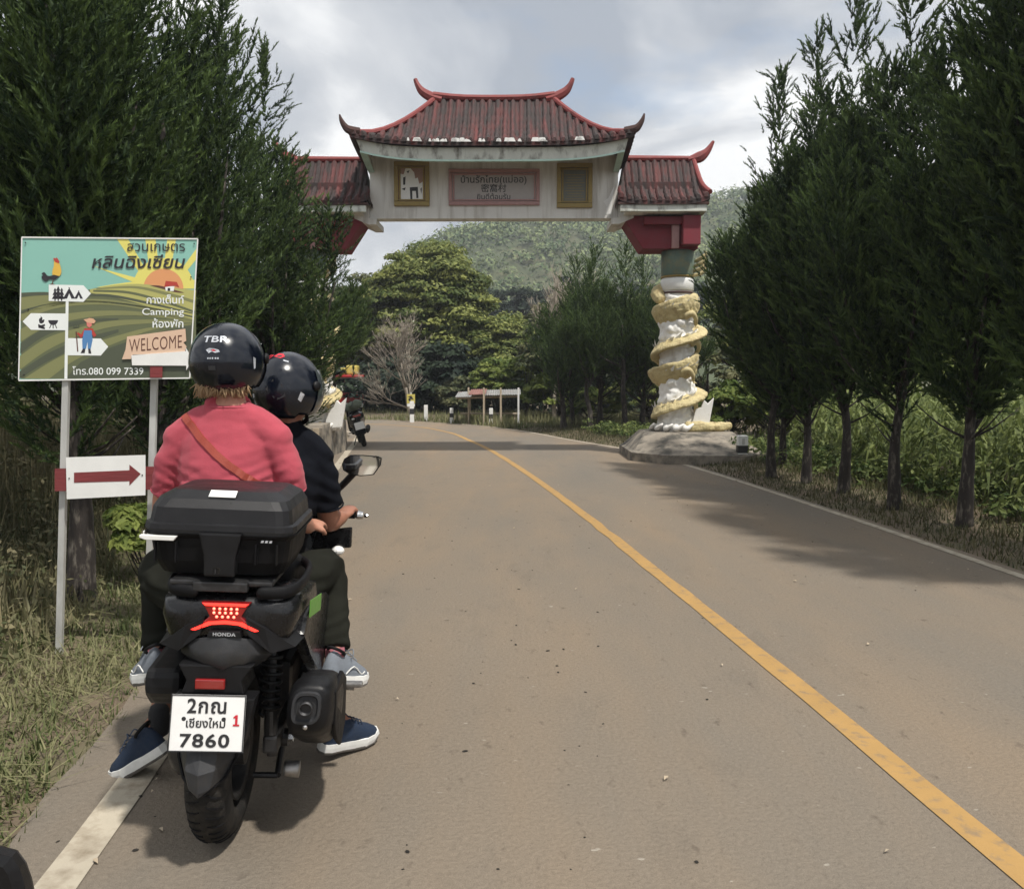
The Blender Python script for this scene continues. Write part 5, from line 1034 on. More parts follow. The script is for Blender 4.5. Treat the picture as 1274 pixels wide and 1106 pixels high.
def shoe(par, heel, toe, up, mu, ms, L_=.275, accent=None):
    f, s, n = frame(toe-heel, up); T = Matrix.Translation(heel) @ Matrix((( f.x, s.x, n.x, 0), (f.y, s.y, n.y, 0), (f.z, s.z, n.z, 0), (0, 0, 0, 1)))
    X = [-.012, .0, .03, .07, .11, .15, .19, .23, .255, .268]; W = [.018, .028, .034, .036, .038, .044, .048, .044, .030, .012]; H = [.050, .085, .098, .092, .086, .072, .056, .045, .034, .022]; k = L_/.275
    rings = []
    for x, w_, h_ in zip(X, W, H): rings.append([(x*k, w_*math.copysign(abs(math.cos(t))**.8, math.cos(t))*(1-.25*max(0, math.sin(t))*(h_ > .06)), .016 + max(0, math.sin(t))**.9*h_ if math.sin(t) > 0 else .016+.012*math.sin(t)) for t in [q*2*math.pi/16 for q in range(16)]])
    sh_ = mobj('shoe', xf(loft(rings), T), mu, par, smooth=True)
    ol = [(-.018, .0), (-.010, .026), (.02, .038), (.08, .038), (.14, .045), (.19, .052), (.235, .046), (.268, .028), (.280, .0)]; ol = ol + [(x, -y) for x, y in ol[-2:0:-1]]
    def lay(z0, z1, g, toe_up): 
        return loft([[(x*k*g, y*g, z0 + toe_up*max(0, (x-.17))**1.4) for x, y in ol], [(x*k*1.0, y, (z0+z1)/2 + toe_up*max(0, (x-.17))**1.4) for x, y in ol], [(x*k*g*.985, y*.96, z1 + toe_up*max(0, (x-.17))**1.4) for x, y in ol]])
    mobj('midsole', xf(lay(-.008, .024, .98, .45), T), ms, sh_, smooth=False); mobj('outsole', xf(lay(-.018, -.006, .95, .45), T), M['sole_dark'], sh_)
    mobj('laces', xf(join(*[tube([(x*k, -.020, z), (x*k+.004, 0, z+.010), (x*k, .020, z)], .0025, 5, k=2) for x, z in ((.105, .103), (.125, .096), (.145, .087), (.163, .080))], tube([(.10, 0, .112), (.085, .02, .125), (.075, .035, .11)], .0025, 5, k=3), tube([(.10, 0, .112), (.095, -.03, .122), (.09, -.04, .10)], .0025, 5, k=3)), T), mu, sh_)
    mobj('collar', xf(tube([(.032+.038*math.cos(a), .030*math.sin(a), .108 - .012*math.cos(a)) for a in [q*math.pi/6 for q in range(13)]], .0065, 6), T), M['matte_black'], sh_, smooth=True)
    if accent: mobj('side_stripe', xf(join(*[tube([(.07, y*.037, .03), (.11, y*.040, .060), (.16, y*.043, .035), (.18, y*.045, .045)], .0025, 5, k=3) for y in (-1, 1)]), T), accent, sh_)
    return sh_
V3 = Vector

# ---- passenger -------------------------------------------------
pas = empty('person', P(283, 760, 3.0), label='pillion rider in a coral pink t-shirt and dark trousers, seen from behind', cat='person')
def wparent(par):
    par_inv = Matrix.Translation(-par.location)
    return par_inv
PM = Matrix.Translation(-pas.location)
def p(name, vf, m, par=None, smooth=True, **kw):
    if isinstance(vf, bpy.types.Mesh): vf.transform(PM)
    else: vf = xf(vf, PM)
    return mobj(name, vf, m, par or pas, smooth=smooth, **kw)
hipc, waist, chest, shl, nb_, nk, hd = P(284, 745, 3.0), P(283, 668, 2.99), P(283, 590, 3.01), P(284, 543, 3.02), P(285, 512, 3.01), P(285, 492, 3.02), P(283, 454, 3.04)
tor = [hipc, waist, chest, shl, nb_, nk + V3((0, 0, .01))]
def torso(rs): return tube(tor, rs, 20, hint=(1, 0, 0), k=5, dome=True)
aR = [P(347, 550, 3.02), P(361, 597, 3.03), P(368, 642, 3.08)]; aL = [P(221, 550, 3.02), P(208, 597, 3.03), P(203, 645, 3.08)]
wR, wL = P(384, 656, 3.26), P(215, 660, 3.28)
kR, kL = P(405, 712, 3.36), P(204, 712, 3.36); nR, nL = P(417, 822, 3.14), P(196, 822, 3.14)
hR, hL = hipc + V3((.095, .02, .0)), hipc + V3((-.095, .02, .0))
parts = [torso([(.165, .12), (.15, .10), (.165, .105), (.15, .085), (.07, .06), (.055, .055)])] + head_parts(hd, 0)
for A, w_, d_, sd in ((aR, wR, V3((.1, .9, .05)), -1), (aL, wL, V3((.1, .9, -.1)), 1)):
    parts.append(tube([*A, A[2]*.5+w_*.5, w_], [.046, .043, .039, .037, .027], 14, k=4, dome=True)); parts += hand(w_, d_, V3((.25*-sd, 0, 1)), .42, sd)
for h_, k_, n_ in ((hR, kR, nR), (hL, kL, nL)): parts.append(tube([h_, k_*.5+h_*.5+V3((math.copysign(.035, k_.x-hipc.x), -.03, .02)), k_, k_*.55+n_*.45, n_], [.088, .075, .056, .052, .035], 16, k=4, dome=True))
parts += [tube([nb_ + V3((s*.02, 0, -.01)), nb_*.45 + A[0]*.55 + V3((0, 0, .012)), A[0]], [.055, .052, .050], 12, k=3, dome=True) for s, A in ((1, aR), (-1, aL))]
for n_, t_ in ((nR, V3((.13, .12, -.05))), (nL, V3((-.06, .16, -.05)))): parts.append(tube([n_, n_ + t_*.3 + V3((0, 0, -.04)), n_ + t_*.62 + V3((0, 0, -.04))], [.034, .030, .018], 10, k=3, dome=True))
p('body', fuse('body', parts, .0095, 2), M['skin'])
face(pas, hd - pas.location + V3((0, 0, 0)), 0, None)
# t-shirt: torso, shoulders, elbow-length sleeves
parts = [tube(tor[:-1] + [nb_ + V3((0, 0, .010))], [(.19, .145), (.172, .132), (.170, .130), (.160, .108), (.098, .078), (.088, .072)], 20, hint=(1, 0, 0), k=5)]
for s, A in ((1, aR), (-1, aL)):
    parts.append(tube([A[0] + V3((-s*.03, 0, .005)), A[0]*.5+A[1]*.5, A[1], A[1]*.72+A[2]*.28], [(.062, .066), (.058, .062), (.053, .058), (.054, .058)], 16, k=4)); parts.append(tube([nb_ + V3((s*.0, 0, -.022)), nb_*.5 + A[0]*.5 + V3((0, 0, .012)), A[0] + V3((-s*.005, 0, .004))], [.062, .064, .063], 14, k=3, dome=True))
ts = fuse('shirt', parts, .0085, 3); ts_n = len(ts.vertices)
cc = chest
def fold(q, n_):
    rel = q - cc; d = .0
    # stretch folds running in from the armpits, and soft rolls across the lower back
    for s in (-1, 1):
        ax = abs(rel.x); w_ = math.exp(-((rel.x - s*.15)/.085)**2)*math.exp(-((rel.z + .035)/.085)**2); ph = (rel.z*1.0 - s*rel.x*.42)*150 + 2.2*noise.noise(q*9); d += w_*.0034*math.sin(ph)
    d += .0028*math.exp(-((rel.z + .09)/.045)**2)*math.sin(rel.z*130 + 3.5*noise.noise(V3((q.x*5, q.y*5, q.z*2))))
    for s in (-1, 1):
        g_ = noise.noise(V3((q.x*2.6 + s*3, q.y*3, q.z*15 - s*q.x*5))); d -= .0042*max(0, 1-abs(g_)*6)**2*math.exp(-((rel.z+.06)/.10)**2)
    d += .005*noise.noise(V3((q.x*7, q.y*7, q.z*16))) + .0018*noise.noise(V3((q.x*22, q.y*22, q.z*50)))
    return d
displace(ts, fold); sh1 = p('shirt', ts, M['pink_cloth'])
# hems
def hem(A, B_, r, par, m): 
    d = (B_-A).normalized(); a = d.orthogonal().normalized(); c_ = d.cross(a); p('sleeve_hem', tube([A + (a*math.cos(t)+c_*math.sin(t))*r for t in [q*math.pi/10 for q in range(21)]], .004, 6), m, par)
for A in (aR, aL): hem(A[1]*.74+A[2]*.26, A[2], .050, sh1, M['pink_cloth'])
p('neckline', tube([nb_ + V3((.084*math.cos(t), .068*math.sin(t), .010 - .006*math.sin(t))) for t in [q*math.pi/16 for q in range(33)]], .0045, 6), M['pink_cloth'], sh1)
# bag strap over the shoulder, lying on the shirt
deps = sh1.data; from mathutils.bvhtree import BVHTree
bvh = BVHTree.FromPolygons([v.co for v in deps.vertices], [tuple(q.vertices) for q in deps.polygons])
def lay_on(pts, off, dirn=V3((0, 1, 0)), back=.6):
    out = []
    for q in pts:
        q = PM @ q; hit = bvh.ray_cast(q - dirn*back, dirn)
        if hit[0]: out.append((hit[0] + hit[1]*off, hit[1]))
    return out
sp = lay_on([P(233 + (338-233)*t, 517 + (606-517)*t + 4*math.sin(t*3.1), 3.0) for t in [k/26 for k in range(27)]], .004)
V = []; Fq = []
for i, (q, n_) in enumerate(sp):
    t = (sp[min(i+1, len(sp)-1)][0] - sp[max(i-1, 0)][0]).normalized(); sd = t.cross(n_).normalized()*.0125; V += [q - sd - n_*.004, q - sd + n_*.002, q + sd + n_*.002, q + sd - n_*.004]
for i in range(len(sp)-1):
    for j in range(4): Fq.append((i*4+j, i*4+(j+1) % 4, i*4+4+(j+1) % 4, i*4+4+j))
mobj('bag_strap', (V, Fq), M['strap'], pas)
st_ = lay_on([P(233 + (338-233)*t - 0, 517 + (606-517)*t + 4*math.sin(t*3.1), 3.0) for t in [k/26 for k in range(27)]], .0065)
# trousers
parts = [tube([hipc + V3((0, 0, -.02)), hipc + V3((0, 0, .08)), waist*.6+hipc*.4], [(.20, .155), (.19, .15), (.175, .135)], 20, hint=(1, 0, 0), k=4, dome=True)]
for h_, k_, n_ in ((hR, kR, nR), (hL, kL, nL)): parts.append(tube([h_, k_*.5+h_*.5+V3((math.copysign(.04, k_.x-hipc.x), -.03, .02)), k_ + V3((0, -.02, .012)), k_*.6+n_*.4, n_*.88+k_*.12], [.108, .098, .083, .074, .062], 18, k=5))
tr_ = fuse('trousers', parts, .009, 3); displace(tr_, lambda q, n_: .007*noise.noise(V3((q.x*9, q.y*9, q.z*20))) + .0045*math.sin(q.z*90 + 6*noise.noise(q*7))*math.exp(-((q.z-.80)/.10)**2) + .004*math.sin(q.z*120+5*noise.noise(q*8))*math.exp(-((q.z-.56)/.05)**2))
p('trousers', tr_, M['olive_cloth'])
for n_ in (nR, nL): p('sock', tube([n_ + V3((0, 0, .05)), n_ + V3((0, 0, -.03))], [.0365, .0385], 12), M['sock_pink'])
for heel, toe in ((P(405, 846, 3.06), P(445, 848, 3.24)), (P(200, 842, 3.06), P(176, 846, 3.22))):
    shoe(pas, PM @ heel, PM @ toe, V3((0, 0, 1)), M['shoe_grey'], M['sole_white'], .25, M['sole_white'])
h1, T1, S1 = helmet(pas, PM @ P(283, 449, 3.03), 0, R(-2), (.128, .150, .136))
on_helmet(h1, T1, S1, 'TBR', R(178), R(29), .108, .026, M['silver_print'])
patch(h1, T1, S1, [(191, 12), (186, 14.5), (178, 14), (171, 12), (169, 9), (176, 7.5), (181, 9.5), (186, 7)][::-1], M['silver_print']); patch(h1, T1, S1, [(182, 12), (178, 12.6), (175, 10.5), (180, 10)][::-1], M['ink_red'], k=1.015)
for a0 in (187, 183.5, 180, 175.5, 172): patch(h1, T1, S1, [(a0+1.2, 1), (a0-1.2, 1.2), (a0-1.3, -1.2), (a0+1, -1.4)][::-1], M['silver_print'])
patch(h1, T1, S1, [(187, -11), (187, -17), (176, -17), (176, -11)][::-1], M['grey_plastic']); patch(h1, T1, S1, [(-118, 4), (-116, -14), (-113, -12), (-113, 2)], M['silver_print']); patch(h1, T1, S1, [(118, 4), (116, -14), (113, -12), (113, 2)][::-1], M['silver_print'])
# hair showing under the helmet edge
r9 = random.Random(3); hs_ = []
for i in range(420):
    a = R(r9.uniform(112, 248)); c_ = hd - pas.location; rr = r9.uniform(.062, .090); q0 = c_ + V3((rr*math.sin(a), rr*1.12*math.cos(a), -.035)); L1 = r9.uniform(.045, .085)
    hs_.append(tube([q0, q0 + V3((.010*math.sin(a)+r9.gauss(0, .006), .012*math.cos(a), -L1*.5)), q0 + V3((.018*math.sin(a)+r9.gauss(0, .010), .020*math.cos(a)+r9.gauss(0, .008), -L1))], [.0045, .004, .0008], 4, k=2))
mobj('hair', join(*hs_, ell(hd - pas.location + V3((0, -.02, -.03)), (.080, .088, .06), 14, 8)), M['hair'], pas, smooth=True)

# ---- driver ----------------------------------------------------
drv = empty('person', P(330, 735, 3.42), label='driver in a black t-shirt and blue trainers steering the scooter', cat='person'); PM = Matrix.Translation(-drv.location)
def p(name, vf, m, par=None, smooth=True, **kw):
    if isinstance(vf, bpy.types.Mesh): vf.transform(PM)
    else: vf = xf(vf, PM)
    return mobj(name, vf, m, par or drv, smooth=smooth, **kw)
hipc, waist, chest, shl, nb_, nk, hd = P(318, 728, 3.40), P(330, 660, 3.42), P(345, 600, 3.46), P(350, 566, 3.48), P(356, 538, 3.47), P(358, 520, 3.46), P(359, 487, 3.45)
tor = [hipc, waist, chest, shl, nb_, nk]
DY = R(-32)
aR = [P(397, 570, 3.49), P(405, 612, 3.52), P(409, 648, 3.56)]; aL = [P(300, 570, 3.49), P(285, 615, 3.54), P(285, 650, 3.60)]
wR = P(425, 644, 3.62); gL = BIKE_M @ hb2; wL = gL + V3((.03, -.075, .02)); gR = BIKE_M @ hb
kR, kL = P(399, 762, 3.62), P(222, 765, 3.60); nR, nL = P(416, 893, 3.30), P(198, 893, 3.28); hR, hL = hipc + V3((.09, .03, 0)), hipc + V3((-.09, .03, 0))
parts = [torso([(.155, .12), (.145, .10), (.16, .105), (.155, .09), (.07, .06), (.056, .056)])] + head_parts(hd, DY)
parts += [tube([nb_, nb_*.45 + A[0]*.55 + V3((0, 0, .012)), A[0]], [.055, .052, .050], 12, k=3, dome=True) for A in (aR, aL)]
for A, w_, d_, sd in ((aR, wR, (gR-wR) + V3((0, .03, .035)), 1), (aL, wL, (gL-wL) + V3((0, .03, .02)), -1)):
    parts.append(tube([*A, A[2]*.5+w_*.5, w_], [.05, .048, .043, .042, .030], 14, k=4, dome=True)); parts += hand(w_, d_, V3((0, -.3, 1)), .95, sd)
for h_, k_, n_ in ((hR, kR, nR), (hL, kL, nL)): parts.append(tube([h_, k_*.5+h_*.5, k_, k_*.68+n_*.32, n_*.75+k_*.25, n_], [.09, .078, .058, .060, .044, .036], 16, k=4, dome=True))
for n_, t_ in ((nR, V3((.12, .10, -.11))), (nL, V3((-.12, -.02, -.12)))): parts.append(tube([n_, n_ + t_*.35, n_ + t_*.65], [.036, .030, .018], 10, k=3, dome=True))
p('body', fuse('body', parts, .0095, 2), M['skin_tan']); face(drv, hd - drv.location, DY, None)
parts = [torso([(.195, .155), (.175, .135), (.182, .13), (.175, .112), (.086, .070), (.055, .05)])]
for s, A in ((1, aR), (-1, aL)):
    parts.append(tube([A[0] + V3((-s*.03, 0, 0)), A[0]*.5+A[1]*.5, A[1], A[1]*.55+A[2]*.45], [(.070, .07), (.066, .068), (.064, .066), (.066, .068)], 16, k=4)); parts.append(tube([nb_ + V3((0, 0, -.02)), nb_*.5 + A[0]*.5 + V3((0, 0, .012)), A[0]], [.062, .065, .066], 14, k=3, dome=True))
tsd = fuse('shirt', parts, .009, 3); displace(tsd, lambda q, n_: .007*noise.noise(V3((q.x*8, q.y*8, q.z*15))) + .003*math.sin(q.z*95 + q.x*60 + 5*noise.noise(q*6))); shd = p('shirt', tsd, M['black_cloth'])
for A in (aR, aL): 
    d = (A[2]-A[1]).normalized(); o_ = A[1]*.55+A[2]*.45; a_ = d.orthogonal().normalized(); c_ = d.cross(a_); p('sleeve_hem', tube([o_ + (a_*math.cos(t)+c_*math.sin(t))*.068 for t in [q*math.pi/10 for q in range(21)]], .004, 6), M['black_cloth'], shd)
parts = [tube([hipc + V3((0, 0, -.02)), hipc + V3((0, 0, .08)), waist*.8+hipc*.2], [(.19, .15), (.18, .145), (.168, .13)], 20, hint=(1, 0, 0), k=4, dome=True)] + [tube([h_, k_*.5+h_*.5, k_*.85+h_*.15], [.108, .10, .09], 18, k=5) for h_, k_ in ((hR, kR), (hL, kL))]
p('shorts', fuse('shorts', parts, .01, 3), M['olive_cloth'])
for n_ in (nR, nL): p('sock', tube([n_ + V3((0, 0, .03)), n_ + V3((0, 0, -.045))], [.040, .042], 12, dome=True), M['sock'])
def GG(u, v, z): return G(u, v, z)
shoe(drv, PM @ GG(402, 930, .058), PM @ V3((-.60, 3.42, .022)), V3((.12, -.12, 1)), M['shoe_blue'], M['sole_white'], .275)
shoe(drv, PM @ GG(204, 932, .115), PM @ G(166, 955, .022), V3((-.25, -.05, 1)), M['shoe_blue'], M['sole_white'], .275)
h2, T2, S2 = helmet(drv, PM @ P(358, 483, 3.44), DY, R(-3), (.128, .150, .148))
patch(h2, T2, S2, [(168, 66), (172, 55), (148, 50), (138, 55), (146, 64)], M['ink_red'], k=1.010); patch(h2, T2, S2, [(205, 60), (204, 44), (180, 47), (178, 60)], M['ink_red'], k=1.010)
for a, e, w_, h_ in ((196, 22, 5, 4), (199, 6, 5, 4), (198, -14, 7, 7), (193, 4, 3, 4)): patch(h2, T2, S2, [(a+w_/2, e-h_/2), (a-w_/2, e-h_/2+1), (a-w_/2, e+h_/2), (a+w_/2, e+h_/2-1)], M['silver_print'])
patch(h2, T2, S2, [(112, -18), (106, -22), (101, -10), (108, -6)], M['silver_print'])
patch(h2, T2, S2, [(140, 47), (128, 44), (128, 41), (140, 44)], M['silver_print'])
patch(h2, T2, S2, [(170, 22), (140, 27), (126, 4), (166, -2)], M['gloss_black'], k=1.008); patch(h2, T2, S2, [(165, -4), (152, 12), (150, -18)], M['grey_plastic']); patch(h2, T2, S2, [(146, -20), (138, 6), (132, -14)], M['grey_plastic'])
mobj('hair', xf(ell((0, -.02, -.02), (.082, .095, .07), 14, 8), Matrix.Translation(hd - drv.location) @ Matrix.Rotation(DY, 4, 'Z')), M['dark_hair'], drv, smooth=True)
mobj('chin_strap', xf(join(*[tube([(s*.088, .0, -.06), (s*.07, .03, -.115), (0, .055, -.135)], [(.010, .003)]*3, 6, k=3) for s in (-1, 1)]), Matrix.Translation(hd - drv.location) @ Matrix.Rotation(DY, 4, 'Z')), M['matte_black'], drv)

# ================================================================== BILLBOARD AND ARROW SIGN ON THE VERGE
def BY(u): return 4.42 + (u-23)/222*.13
def bp(u, v, off=0): 
    """point on the board face under a photo position, off metres proud of it"""
    d = ray(u, v); n_ = V3((-.13, .95, 0)).normalized(); q0 = V3((P(23, 400, 4.42).x, 4.42, 0)); t = (q0 - n_*off - V3((0, 0, CAM_H))).dot(n_)/d.dot(n_); return V3((0, 0, CAM_H)) + d*t
def cr(x, y, off=0): return bp(10 + x*250/1274, 280 + y*250/1274, off)       # measured on a close-up of the board
bb_ = empty('billboard', V3((P(80, 828, 4.45).x, 4.45, .1)), label='printed farm camping billboard on two thin posts with a white arrow board below', cat='billboard'); BM = Matrix.Translation(-bb_.location)
def w(name, vf, m, par=None, smooth=False, **kw): return mobj(name, xf(vf, BM), m, par or bb_, smooth=smooth, **kw)
def plate(pts, off, m, name='printed_shape', par=None): return w(name, ([cr(x, y, off) for x, y in pts], [tuple(range(len(pts)))]), m, par)
def slab(pts, f0, f1, fn=None):
    fn = fn or bp; a = [fn(*q, f0) for q in pts]; b_ = [fn(*q, f1) for q in pts]; n_ = len(pts)
    return a+b_, [tuple(range(n_))[::-1], tuple(range(n_, 2*n_))] + [(i, (i+1) % n_, n_+(i+1) % n_, n_+i) for i in range(n_)]
cols = dict(sky=c8(128, 178, 166), pale=c8(196, 196, 128), ray=c8(212, 204, 108), sun=c8(208, 146, 98), f_dark=c8(74, 80, 64), f_mid=c8(122, 124, 82), f_olive=c8(92, 98, 70), white=c8(222, 226, 224), ink=c8(40, 38, 44), red=c8(170, 60, 50), tan=c8(206, 176, 152), yellow=c8(210, 170, 70), blue=c8(78, 124, 172), brown=c8(90, 56, 46), lt=c8(168, 166, 100), cream=c8(205, 160, 130), pink=c8(205, 120, 110))
PR = {k: mat('print_'+k, v, .45, var=.03, vs=4) for k, v in cols.items()}
panel = w('panel', slab([(23, 473), (236, 470), (246, 297), (27, 295)], .0, -.018), M['galv'])
w('panel_rim', join(*[slab([a, b_, c_, d_], .006, -.02) for a, b_, c_, d_ in (([(23, 474.3), (236, 471.2), (236, 469.6), (23, 472.4)]), ([(27, 296.3), (246, 298.2), (246, 296.6), (27, 294.6)]), ([(22.4, 473), (24, 473), (28, 296), (26.4, 296)]), ([(235.2, 470.5), (236.8, 470.5), (246.8, 297.5), (245.2, 297.5)]))]), M['white_paint'], panel)
X = plate
X([(85, 75), (1200, 90), (1150, 975), (65, 985)], .001, PR['sky'], par=panel)
def arc(cx_, cy_, r, a0, a1, n_=24): return [(cx_ + r*math.cos(R(a0+(a1-a0)*k/n_)), cy_ - r*math.sin(R(a0+(a1-a0)*k/n_))) for k in range(n_+1)]
# sun rays, sun
for q in ([(690, 90), (760, 88), (900, 330), (860, 345)], [(870, 88), (935, 90), (960, 290), (900, 310)], [(1010, 88), (1065, 90), (1030, 290), (985, 285)], [(1195, 150), (1196, 215), (1110, 320), (1085, 300)], [(530, 255), (640, 290), (870, 350), (800, 365)], [(560, 395), (680, 375), (860, 350), (870, 400)], [(1190, 400), (1192, 350), (1110, 340), (1110, 400)]): X(q, .0016, PR['ray'], par=panel)
X(arc(985, 405, 195, 0, 180), .0019, PR['ray'], par=panel)
X(arc(985, 405, 127, 0, 180), .0022, PR['sun'], par=panel)
# fields: bands curving over the hill
def band(top, bot, m, o): X(top + bot[::-1], o, PR[m], par=panel)
def cv(pts, n_=8): return [(q.x, q.y) for q in catmull([V3((a, b_, 0)) for a, b_ in pts], n_)]
base_top = cv([(83, 430), (230, 425), (400, 435), (560, 400), (720, 378), (860, 376), (1010, 395), (1110, 408), (1192, 415)])
band(base_top, [(x, 975) for x, y in base_top], 'f_olive', .0025)
band(cv([(520, 408), (720, 378), (860, 376), (1010, 395), (1192, 415)]), cv([(520, 430), (720, 470), (900, 520), (1060, 570), (1180, 600)]), 'lt', .0028)
for t_, b_, m_ in (([(560, 402), (800, 388), (1000, 425), (1190, 480)], [(560, 410), (800, 402), (1000, 445), (1190, 500)], 'f_mid'), ([(540, 412), (760, 420), (980, 475), (1185, 545)], [(540, 424), (760, 436), (980, 492), (1185, 560)], 'f_olive'),
                   ([(83, 455), (260, 445), (400, 440)], [(82, 540), (260, 500), (400, 490)], 'f_mid'), ([(82, 560), (300, 490), (560, 470), (820, 500), (1180, 600)], [(80, 610), (300, 530), (560, 505), (820, 530), (1180, 610)], 'f_mid'),
                   ([(80, 660), (240, 590), (480, 550), (760, 545), (1000, 575), (1170, 610)], [(80, 740), (240, 650), (480, 590), (760, 572), (1000, 592), (1170, 615)], 'f_mid'), ([(76, 830), (240, 720), (420, 660), (640, 610), (880, 600), (1168, 610)], [(72, 920), (240, 800), (420, 715), (640, 650), (880, 625), (1168, 620)], 'f_mid'),
                   ([(100, 975), (300, 850), (480, 770), (700, 700), (900, 650), (1160, 625)], [(260, 975), (420, 860), (560, 800), (730, 730), (920, 665), (1160, 632)], 'f_mid'),
                   ([(83, 430), (230, 428), (420, 440), (640, 440), (900, 490), (1180, 560)], [(83, 460), (230, 445), (420, 452), (640, 456), (900, 505), (1180, 566)], 'f_dark'), ([(82, 545), (260, 497), (480, 480), (720, 495), (1000, 540), (1180, 580)], [(82, 565), (260, 520), (480, 492), (720, 505), (1000, 550), (1180, 590)], 'f_dark'),
                   ([(80, 750), (240, 655), (480, 600), (700, 590)], [(78, 815), (240, 700), (480, 625), (700, 600)], 'f_dark'), ([(72, 930), (260, 810), (480, 720), (700, 660)], [(72, 975), (260, 860), (480, 760), (700, 680)], 'f_dark')):
    band(cv(t_), cv(b_), m_, .0031)
X([(360, 978), (460, 870), (640, 780), (900, 690), (1170, 635), (1155, 974)], .0034, PR['f_dark'], par=panel)
# house on the hill
X([(990, 395), (1000, 355), (1070, 362), (1085, 395), (1060, 385)], .0037, PR['red'], par=panel); X([(995, 388), (1055, 390), (1050, 420), (1000, 418)], .0035, PR['white'], par=panel); X([(1012, 400), (1028, 400), (1028, 418), (1012, 418)], .0039, PR['ink'], par=panel)
X(cv([(900, 385), (960, 385), (1050, 410), (1115, 430), (1050, 425), (960, 400)]), .0033, PR['brown'], par=panel)
# signpost drawing
X([(366, 485), (384, 485), (376, 975), (357, 975)], .0040, PR['white'], par=panel)
X([(258, 378), (478, 383), (526, 435), (478, 488), (258, 482)], .0043, PR['white'], par=panel); X([(92, 612), (145, 560), (378, 562), (376, 668), (145, 665)], .0043, PR['white'], par=panel); X([(378, 718), (588, 720), (635, 772), (588, 828), (376, 826)], .0043, PR['white'], par=panel)
for x0, s in ((298, .8), (318, 1.05), (340, .8)): X([(x0-26*s, 470), (x0-8*s, 445), (x0-20*s, 445), (x0-5*s, 418), (x0-13*s, 418), (x0, 440-52*s), (x0+13*s, 418), (x0+5*s, 418), (x0+20*s, 445), (x0+8*s, 445), (x0+26*s, 470), (x0+4, 470), (x0+4, 482), (x0-4, 482), (x0-4, 470)], .0046, PR['ink'], par=panel)
for x0, s in ((388, 1.0), (448, .72)): X([(x0-40*s, 468), (x0-2, 468-66*s), (x0-8*s, 468-74*s), (x0, 468-70*s), (x0+8*s, 468-74*s), (x0+2, 468-66*s), (x0+38*s, 468), (x0+14*s, 468), (x0, 468-34*s), (x0-14*s, 468)], .0046, PR['ink'], par=panel)
X([(192, 642), (232, 628), (236, 640), (212, 648), (236, 652), (232, 662), (192, 652)], .0046, PR['ink'], par=panel); X([(192, 628), (232, 648), (228, 660), (190, 640)], .0046, PR['ink'], par=panel); X(cv([(200, 622), (196, 600), (208, 585), (204, 575), (218, 590), (216, 602), (230, 600), (226, 618), (212, 626)], 4), .0046, PR['ink'], par=panel)
X(arc(286, 604, 31, 180, 360), .0046, PR['ink'], par=panel); 
for q in ([(270, 632), (276, 632), (266, 656), (260, 656)], [(296, 632), (302, 632), (312, 656), (306, 656)], [(283, 634), (289, 634), (289, 656), (283, 656)]): X(q, .0046, PR['ink'], par=panel)
# cockerel
X(cv([(292, 225), (318, 228), (338, 290), (325, 325), (290, 330), (280, 300), (290, 262)], 5), .0049, PR['yellow'], par=panel); X(cv([(325, 325), (296, 348), (262, 345), (240, 360), (222, 350), (212, 330), (222, 318), (212, 310), (230, 300), (250, 322), (275, 322), (290, 316)], 4), .0052, PR['ink'], par=panel)
X([(286, 216), (292, 208), (300, 214), (308, 206), (316, 216), (326, 232), (322, 245), (300, 236)], .0055, PR['red'], par=panel); X([(284, 345), (290, 345), (284, 372), (300, 378), (262, 378), (278, 370)], .0052, PR['brown'], par=panel)
# farmer with a fork
X([(428, 676), (436, 676), (446, 804), (438, 804)], .0048, PR['brown'], par=panel); X([(414, 620), (418, 620), (420, 645), (429, 646), (430, 618), (434, 618), (436, 646), (444, 644), (446, 620), (450, 620), (450, 652), (414, 652)], .0048, PR['f_dark'], par=panel)
X([(478, 600), (500, 596), (515, 590), (540, 594), (556, 610), (545, 625), (500, 618)], .0055, PR['cream'], par=panel); X([(498, 612), (532, 614), (530, 640), (515, 652), (500, 640)], .0053, PR['pink'], par=panel); X([(536, 616), (552, 612), (546, 632), (536, 628)], .0052, PR['brown'], par=panel)
X([(485, 655), (535, 655), (560, 700), (545, 712), (530, 690), (488, 690), (462, 718), (438, 690), (444, 680), (464, 694)], .0050, PR['red'], par=panel); X([(482, 668), (530, 668), (536, 730), (524, 785), (506, 785), (504, 740), (494, 785), (472, 785), (470, 730)], .0053, PR['blue'], par=panel)
X([(474, 785), (490, 785), (486, 812), (460, 812)], .0053, PR['ink'], par=panel); X([(508, 785), (522, 785), (528, 816), (510, 814)], .0053, PR['ink'], par=panel)
# lettering
def board_text(s, x0, x1, y0, y1, m, off=.0058, bold=.014, shear=0, rot=0):
    t = fit(text(s, 1, off=bold, shear=shear), x1-x0, y1-y0); cx_, cy_ = (x0+x1)/2, (y0+y1)/2; c_, s_ = math.cos(rot), math.sin(rot)
    return w('lettering', ([cr(cx_ + v.x*c_ - v.y*s_*-1*-1, cy_ - (v.y*c_ + v.x*s_), off) for v in t[0]], t[1]), m, panel)
board_text('สวนเกษตร', 755, 1122, 116, 168, PR['ink'], bold=.006); board_text('หลินฉิงเซียน', 530, 1124, 188, 276, PR['ink'], bold=.016, shear=.2)
board_text('กางเต็นท์', 878, 1116, 442, 500, PR['white']); board_text('Camping', 850, 1116, 528, 584, PR['white'], bold=.008); board_text('ห้องพัก', 916, 1112, 592, 652, PR['white']); board_text('โทร.080 099 7339', 408, 858, 896, 950, PR['white'], bold=.008)
